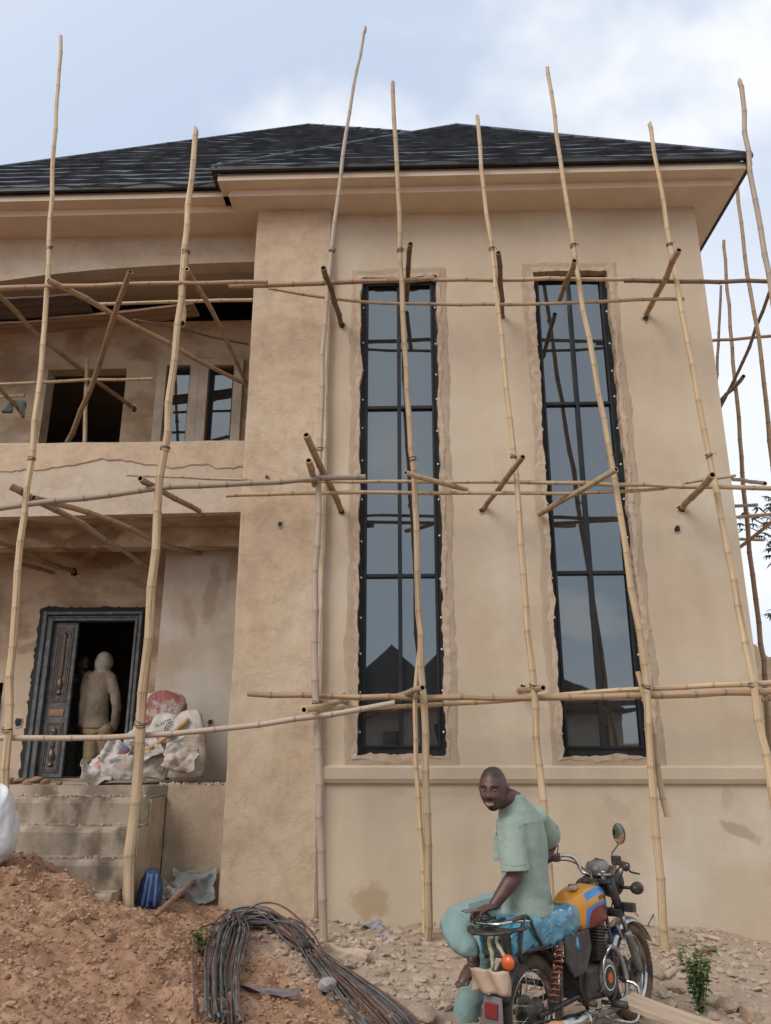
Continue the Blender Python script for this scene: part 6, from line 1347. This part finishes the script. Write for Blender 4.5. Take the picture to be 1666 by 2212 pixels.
# white sack at the left edge
MT['whitebag'] = mat('white_polythene_sack', (.68, .68, .68), (.60, .60, .60), scale=5, rough=.5, bump=.5, bscale=8, bdist=.03)
mb = superbag((.52, .46, .62), 51, .72, .025, pinch=.35); o = mb.build('white_sack', MT['whitebag'], None, smooth=True); o.location = P(-28, 1782, -1.45); o.rotation_euler = (0, .12, .2); tag(o, 'bulging white sack on the mound at the left edge', 'sack')
# ---- reinforcement bars bent double
MT['rebar'] = mat('grey_rebar', (.20, .20, .205), (.085, .082, .083), scale=8, rough=.6, metal=.45, bump=.6, bscale=120); MT['rust'] = mat('rusty_rebar', (.15, .075, .045), (.09, .05, .035), scale=9, rough=.8, bump=.6, bscale=120)
reb = empty('rebar_bundle', gpoint(520, 2030), 'bundle of steel reinforcing bars bent double, lying on the soil mound', 'rebar'); bpy.context.view_layer.update(); inv = reb.matrix_world.inverted()
rr = random.Random(5)
for i in range(46):
    t = rr.random(); g_ = rr.gauss; loose = i >= 38
    sp = rr.random(); xl = 440+sp*78+(rr.uniform(-25, 20) if loose else 0); xr = 690+rr.random()*150+(rr.uniform(-60, 60) if loose else 0)
    top = 1955+rr.random()*42-(8 if loose else 0); w2 = rr.uniform(-10, 14); d_ = rr.uniform(-.12, .12)
    pts = [P(xl+rr.uniform(-6, 6), 2290, -3.75+d_), P(xl-2, 2190, -3.25+d_), P(xl+rr.uniform(-4, 4), 2090, -2.25+d_), P(xl+14+12*t, 2005+rr.uniform(-8, 10), -1.55+d_), P(490+t*50+w2, top+4, -1.30+d_*.6), P(560+t*42, top+rr.uniform(-2, 10), -1.28+d_*.6),
           P(612+t*55, 2010+rr.uniform(-16, 26), -1.45+d_), P(676+(xr-700)*.45, 2088+rr.uniform(-8, 8), -2.0+d_), P(xr+50, 2208+rr.uniform(-6, 6), -3.0+d_), P(xr+130, 2300, -3.6+d_)]
    q = spline(pts, .05)
    q = [V((p.x, p.y, max(p.z, float(base_h(p.x, p.y))+.03+.012*(i % 5)))) for p in q]
    for _ in range(3): q = [q[0]]+[(q[k-1]+q[k]*2+q[k+1])/4 for k in range(1, len(q)-1)]+[q[-1]]
    o = MB().tube(q, rr.choice((.006, .007, .007)), 7).build('rod', MT['rust'] if (loose or rr.random() < .12) else MT['rebar'], reb, smooth=True); o.matrix_parent_inverse = inv
c_ = P(668, 2050, -1.75); mb = superbag((.09, .10, .14), 61, .7, .012, flat_bottom=False); o = mb.build('binding_rag', MT['shade_and_rag'], None, smooth=True); o.location = c_; tag(o, 'black rag tied round the rebar bundle', 'rag')
# ---- plank across the foreground right, odd pieces
plank('plank', P(1352, 2158, -2.85), P(1730, 2278, -3.45), .20, .035, mat('grey_plank', (.46, .345, .25), (.36, .26, .18), scale=3, rough=.85, bump=.4, bscale=30, stretch=(.5, 7, 7)), 'loose pale wooden plank reaching from the front wheel to the lower right corner')
o = superbag((.12, .1, .09), 71, .8, .012).build('brick_piece', mat('orange_clay', (.55, .25, .11), (.45, .2, .09), scale=8, rough=.95, bump=.6), None, smooth=True); o.location = P(1204, 2232, -3.52); tag(o, 'orange lump of clay brick below the muffler', 'brick')
MT['clear'] = mat('clear_plastic', (.36, .33, .34), (.24, .2, .19), scale=9, rough=.2, bump=.9, bscale=18, bdist=.02)
o = superbag((.09, .08, .06), 73, .7, .02).build('plastic_bag', MT['clear'], None, smooth=True); o.location = gpoint(706, 2148)+V((0, 0, .05)); tag(o, 'clear crumpled plastic bag beside the rebar rods', 'plastic bag')
scrap('plastic_scrap', (800, 2008), 0, .20, .10, mat('grey_blue_film', (.22, .24, .26), (.3, .28, .27), scale=6, rough=.5), 'grey blue plastic scrap half buried near the wall', 'scrap', 75, .035, (.5, 0, .3), True)
scrap('plastic_scrap', (905-80, 2030), 0, .16, .10, mat('dull_film', (.28, .25, .24), (.36, .3, .27), scale=6, rough=.5), 'dull plastic scrap lying before the left window', 'scrap', 76, .03, (.4, 0, 1.1), True)
scrap('bark_strip', (745, 2072), 0, .42, .10, MT['tanpaper'], 'curled tan strip of bark near the foot of the grey pole', 'bark', 77, .04, (.5, .1, -.35), True)
scrap('paper_scrap', (760, 2045), 0, .12, .10, MT['tanpaper'], 'small folded tan paper lying behind the bark strip', 'paper', 78, .03, (.9, .2, .2), True)
scrap('dark_strip', (585, 2148), 0, .40, .05, MT['flap'], 'dark flat strip lying between the rebar legs', 'strip', 79, .02, (.2, 0, -.35), True)
for k, (x0, y0, x1, y1, r_) in enumerate(((1500, 2026, 1560, 2038, .02), (1505, 2068, 1545, 2055, .022), (1440, 2120, 1480, 2100, .025), (960, 2010, 990, 2016, .018), (1380, 2000, 1410, 2004, .008))):
    a, b = gpoint(x0, y0)+V((0, 0, r_)), gpoint(x1, y1)+V((0, 0, r_)); lab = ('grey stick lying near the wall right of the last front pole', 'short thick stick lying beyond the green weed', 'broken stick lying right of the front wheel', 'short stick lying behind the seated person', 'thin twig behind the front mudguard')[k]
    o = MB().tube(spline([a, a.lerp(b, .5)+V((0, .01, .008)), b], .03), r_, 7).build('stick', MT['plank'] if k % 2 else MT['tanpaper'], None, smooth=True); tag(o, lab, 'stick')
o = MB().tube(spline([gpoint(1400, 2004)+V((0, 0, .02)), gpoint(1413, 2000)+V((0, 0, .09)), gpoint(1418, 1996)+V((0, 0, .14)), gpoint(1408, 1992)+V((0, 0, .2))], .02), .005, 6).build('wire', MT['wire'], None, smooth=True); tag(o, 'thin dark wire curling up behind the front wheel', 'wire')
# rag on the balcony brace
MT['rag'] = cloth('green_rag', (.11, .13, .105), (.07, .085, .07)); mb = MB()
for sx, ln in ((-1, .16), (1, .24)):
    rows = []; c0 = P(38, 872, .78)
    for i in range(12):
        s = i/11; c = c0+V((sx*(.02+.09*s**.6), -.02, .03-ln*s**1.3)); w_ = .035+.03*sin(s*3+sx)
        rows.append([c+V((w_*cos(t), w_*.5*sin(t)+.012*sin(3*t+6*s), 0)) for t in np.linspace(0, 2*pi, 13)[:-1]])
    mb.loft(rows)
o = mb.build('rag', MT['rag'], None, smooth=True); tag(o, 'dark green rag hanging over a bamboo end at the left of the balcony', 'rag')
# debris on the porch floor and steps
for px, py, Y, s, lab in ((78, 1665, .5, .075, 'largest brown rubble lump heaped left of the entrance door'), (40, 1678, .45, .06, 'rubble lump beside the leftmost bamboo pole on the porch'), (100, 1682, .3, .05, 'flat rubble piece before the ornate door leaf'), (60, 1684, .25, .05, 'small rubble lump at the porch edge near the leftmost pole'), (128, 1686, .2, .035, 'smallest rubble bit at the porch edge before the door'), (18, 1684, .3, .06, 'rubble lump at the far left of the porch edge')):
    o = link('rubble_lump', random.choice(SR)); o.location = P(px, py, Y); o.location.z = FL_+s*.35; o.scale = (s*1.4, s, s*.9); o.rotation_euler = (.2, .3, random.uniform(0, 6)); tag(o, lab, 'rubble', 'rubble on the porch floor')
# crumbled mortar on stair treads (uncountable)
X = []; cos_ = []; fs_ = []; nn_ = 0
for k in range(1, 5):
    y, z = EDG[k]
    for i in range(120):
        x = random.uniform(-4.6, -2.55); s = random.uniform(.006, .022)*random.random()**.5; c = np.array([x, y+random.uniform(.05, .2), z+s*.3])
        cos_.append(IV*s*RNG.uniform(.6, 1.3, (len(IV), 1))+c); fs_.append(IF+nn_); nn_ += len(IV)
for i in range(160):
    s = random.uniform(.006, .025)*random.random()**.5; c = np.array([random.uniform(-2.6, -1.9), random.uniform(.12, .4), 1.273+s*.3]); cos_.append(IV*s*RNG.uniform(.6, 1.3, (len(IV), 1))+c); fs_.append(IF+nn_); nn_ += len(IV)
co = np.concatenate(cos_); o = link('mortar_crumbs', npmesh('mortar_crumbs', co, np.concatenate(fs_), {'red': np.full(len(co), .15)})); o.data.materials.append(MT['clod']); tag(o, 'crumbled mortar bits lying on the stair treads and porch edge', 'crumbs', kind='stuff')
# ---- plants
MT['leaf'] = mat('leaf_green', (.085, .14, .035), (.05, .095, .025), scale=9, rough=.55, c3=(.15, .2, .06), scale3=6); MT['leaf_d'] = mat('dark_leaf', (.03, .045, .02), (.02, .035, .016), scale=9, rough=.6); MT['stem'] = mat('green_stem', (.12, .13, .06), rough=.7)
def leaf(mb, p, d, n_, L_l, w_):
    d = d.normalized(); s = d.cross(n_).normalized(); n_ = s.cross(d)
    mb.add([p, p+d*L_l*.35+s*w_+n_*.004, p+d*L_l*.7+s*w_*.7-n_*L_l*.05, p+d*L_l-n_*L_l*.18, p+d*L_l*.7-s*w_*.7-n_*L_l*.05, p+d*L_l*.35-s*w_+n_*.004, p+d*L_l*.4-n_*L_l*.03], [(0, 1, 6), (1, 2, 6), (2, 3, 6), (3, 4, 6), (4, 5, 6), (5, 0, 6)])
def weed(px, h, nst, label, seed, spread=.5):
    r = random.Random(seed); b = gpoint(*px); root = empty('weed', b, label, 'plant'); st = MB(); lf = MB()
    for i in range(nst):
        a = r.uniform(0, 6.28); q = r.random()**.7*spread; tip = V((cos(a)*q*h*.7, sin(a)*q*h*.7, h*r.uniform(.6, 1.05))); p0 = V((r.uniform(-.03, .03), r.uniform(-.03, .03), -.02))
        pts = spline([p0, p0.lerp(tip, .5)+V((0, 0, h*.08)), tip], .03); st.tube(pts, [.004*(1-.6*k/len(pts)) for k in range(len(pts))], 5)
        for k, p in enumerate(pts[1:], 1):
            for _ in range(3 if k > len(pts)*.35 else 1):
                t = r.uniform(0, 6.28); leaf(lf, p, V((cos(t), sin(t), r.uniform(-.2, .5))), V((0, 0, 1)), r.uniform(.03, .065), r.uniform(.008, .016))
    st.build('stems', MT['stem'], root); lf.build('leaves', MT['leaf'], root)
weed((1515, 2188), .37, 18, 'bushy green weed growing among the rubble at lower right', 3, .45)
weed((428, 2062), .16, 6, 'small faded weed on the mound left of the rebar', 5, .7)
# tree beyond the right flank
tr = empty('tree', P(1760, 1500, 6.0), 'broad leaved tree showing a few leaves beyond the house corner', 'tree'); bpy.context.view_layer.update(); inv = tr.matrix_world.inverted(); base = V((tr.location.x, 6.0, -.2)); tr.location = base; bpy.context.view_layer.update(); inv = tr.matrix_world.inverted()
wood = MB(); lf = MB(); r = random.Random(12); fork_ = P(1800, 1250, 6.0); wood.tube(spline([base, base.lerp(fork_, .5)+V((.08, 0, 0)), fork_], .2), [.14-.004*k for k in range(40)][:len(spline([base, base.lerp(fork_, .5)+V((.08, 0, 0)), fork_], .2))], 9)
tips = [(1612, 1112), (1640, 1098), (1598, 1130), (1655, 1125), (1650, 1150), (1665, 1165), (1628, 1120), (1662, 1090), (1668, 1320), (1690, 1130), (1700, 1180), (1660, 1180), (1720, 1100), (1740, 1250), (1690, 1330), (1760, 1150), (1672, 1210), (1664, 1075)]
for k in range(26): tips.append((r.uniform(1690, 1990), r.uniform(950, 1330)))
for k, (x, y) in enumerate(tips):
    t = P(x, y, 6.0+r.uniform(-.5, .6)); wood.tube(spline([fork_, fork_.lerp(t, .5)+V((0, 0, .12)), t], .12), .010, 5)
    for _ in range(3):
        c = t+V((r.gauss(0, .07), r.gauss(0, .07), r.gauss(0, .06))); up = V((r.gauss(0, .4), r.gauss(0, .4), 1)).normalized(); x_, y_ = basis(up); a0 = r.uniform(0, 6)
        for j in range(7): an = a0+j*.72; leaf(lf, c, x_*cos(an)+y_*sin(an)-up*.35, up, r.uniform(.10, .17), .019)
o = wood.build('trunk', MT['plank_dark'], tr, smooth=True); o.matrix_parent_inverse = inv; o = lf.build('crown', MT['leaf_d'], tr); o.matrix_parent_inverse = inv
# unfinished neighbour wall behind the corner
mb = MB(); a = P(1618, 1400, 14); mb.prism([(a.x, 14, -.2), (a.x+9, 14, -.2), (a.x+9, 14, a.z+.4), (a.x+2.2, 14, a.z+.1), (a.x+1.6, 14, a.z-.15), (a.x+.5, 14, a.z-.25), (a.x+.2, 14, a.z+.1), (a.x, 14, a.z+.12)], (0, .25, 0)); o = mb.build('boundary_wall', MT['plinth'], None); tag(o, 'low tan wall beyond the right house corner', 'wall')
# neighbouring house across the street (behind the viewer, seen mirrored in the window)
nb_ = empty('neighbour_house', (1, -24, 0), 'dark roofed house across the street mirrored in the left tall window', 'house'); bpy.context.view_layer.update(); inv = nb_.matrix_world.inverted()
MT['nroof'] = mat('dark_metal_roof', (.035, .03, .028), (.05, .042, .038), scale=2, rough=.6); MT['nwall'] = mat('cream_wall', (.55, .5, .42), (.48, .42, .35), scale=2, rough=.9)
def nadd(mb, n_, m): o = mb.build(n_, m, nb_); o.matrix_parent_inverse = inv; return o
nadd(MB().box((-6, -30, -.3), (8, -23, 2.9)), 'wall', MT['nwall'])
rf = nadd(MB().prism([(-6.6, -31, 2.9), (8.6, -31, 2.9), (8.6, -22.4, 2.9), (-6.6, -22.4, 2.9)], (0, 0, .12)), 'roof', MT['nroof'])
for cx_, z_, hw in ((-.62, 5.5, 2.6), (1.35, 5.35, 2.1), (-3.6, 4.7, 2.4), (5.0, 5.0, 3.0)):
    nadd(MB().add([(cx_-hw, -22.4, 3.0), (cx_+hw, -22.4, 3.0), (cx_+hw, -31, 3.0), (cx_-hw, -31, 3.0), (cx_, -23.6, z_), (cx_, -30, z_)], [(0, 1, 4), (1, 2, 5, 4), (2, 3, 5), (3, 0, 4, 5), (3, 2, 1, 0)]), 'roof_gable', MT['nroof'])
for x in (-3.5, -.6, 1.4, 4.5):
    w_ = nadd(MB().box((x-.55, -22.98, 1.0), (x+.55, -22.9, 2.3)), 'window', MT['white_frame']); o = MB().box((x-.45, -22.89, 1.08), (x+.45, -22.87, 2.22)).build('pane', MT['glass'], w_)
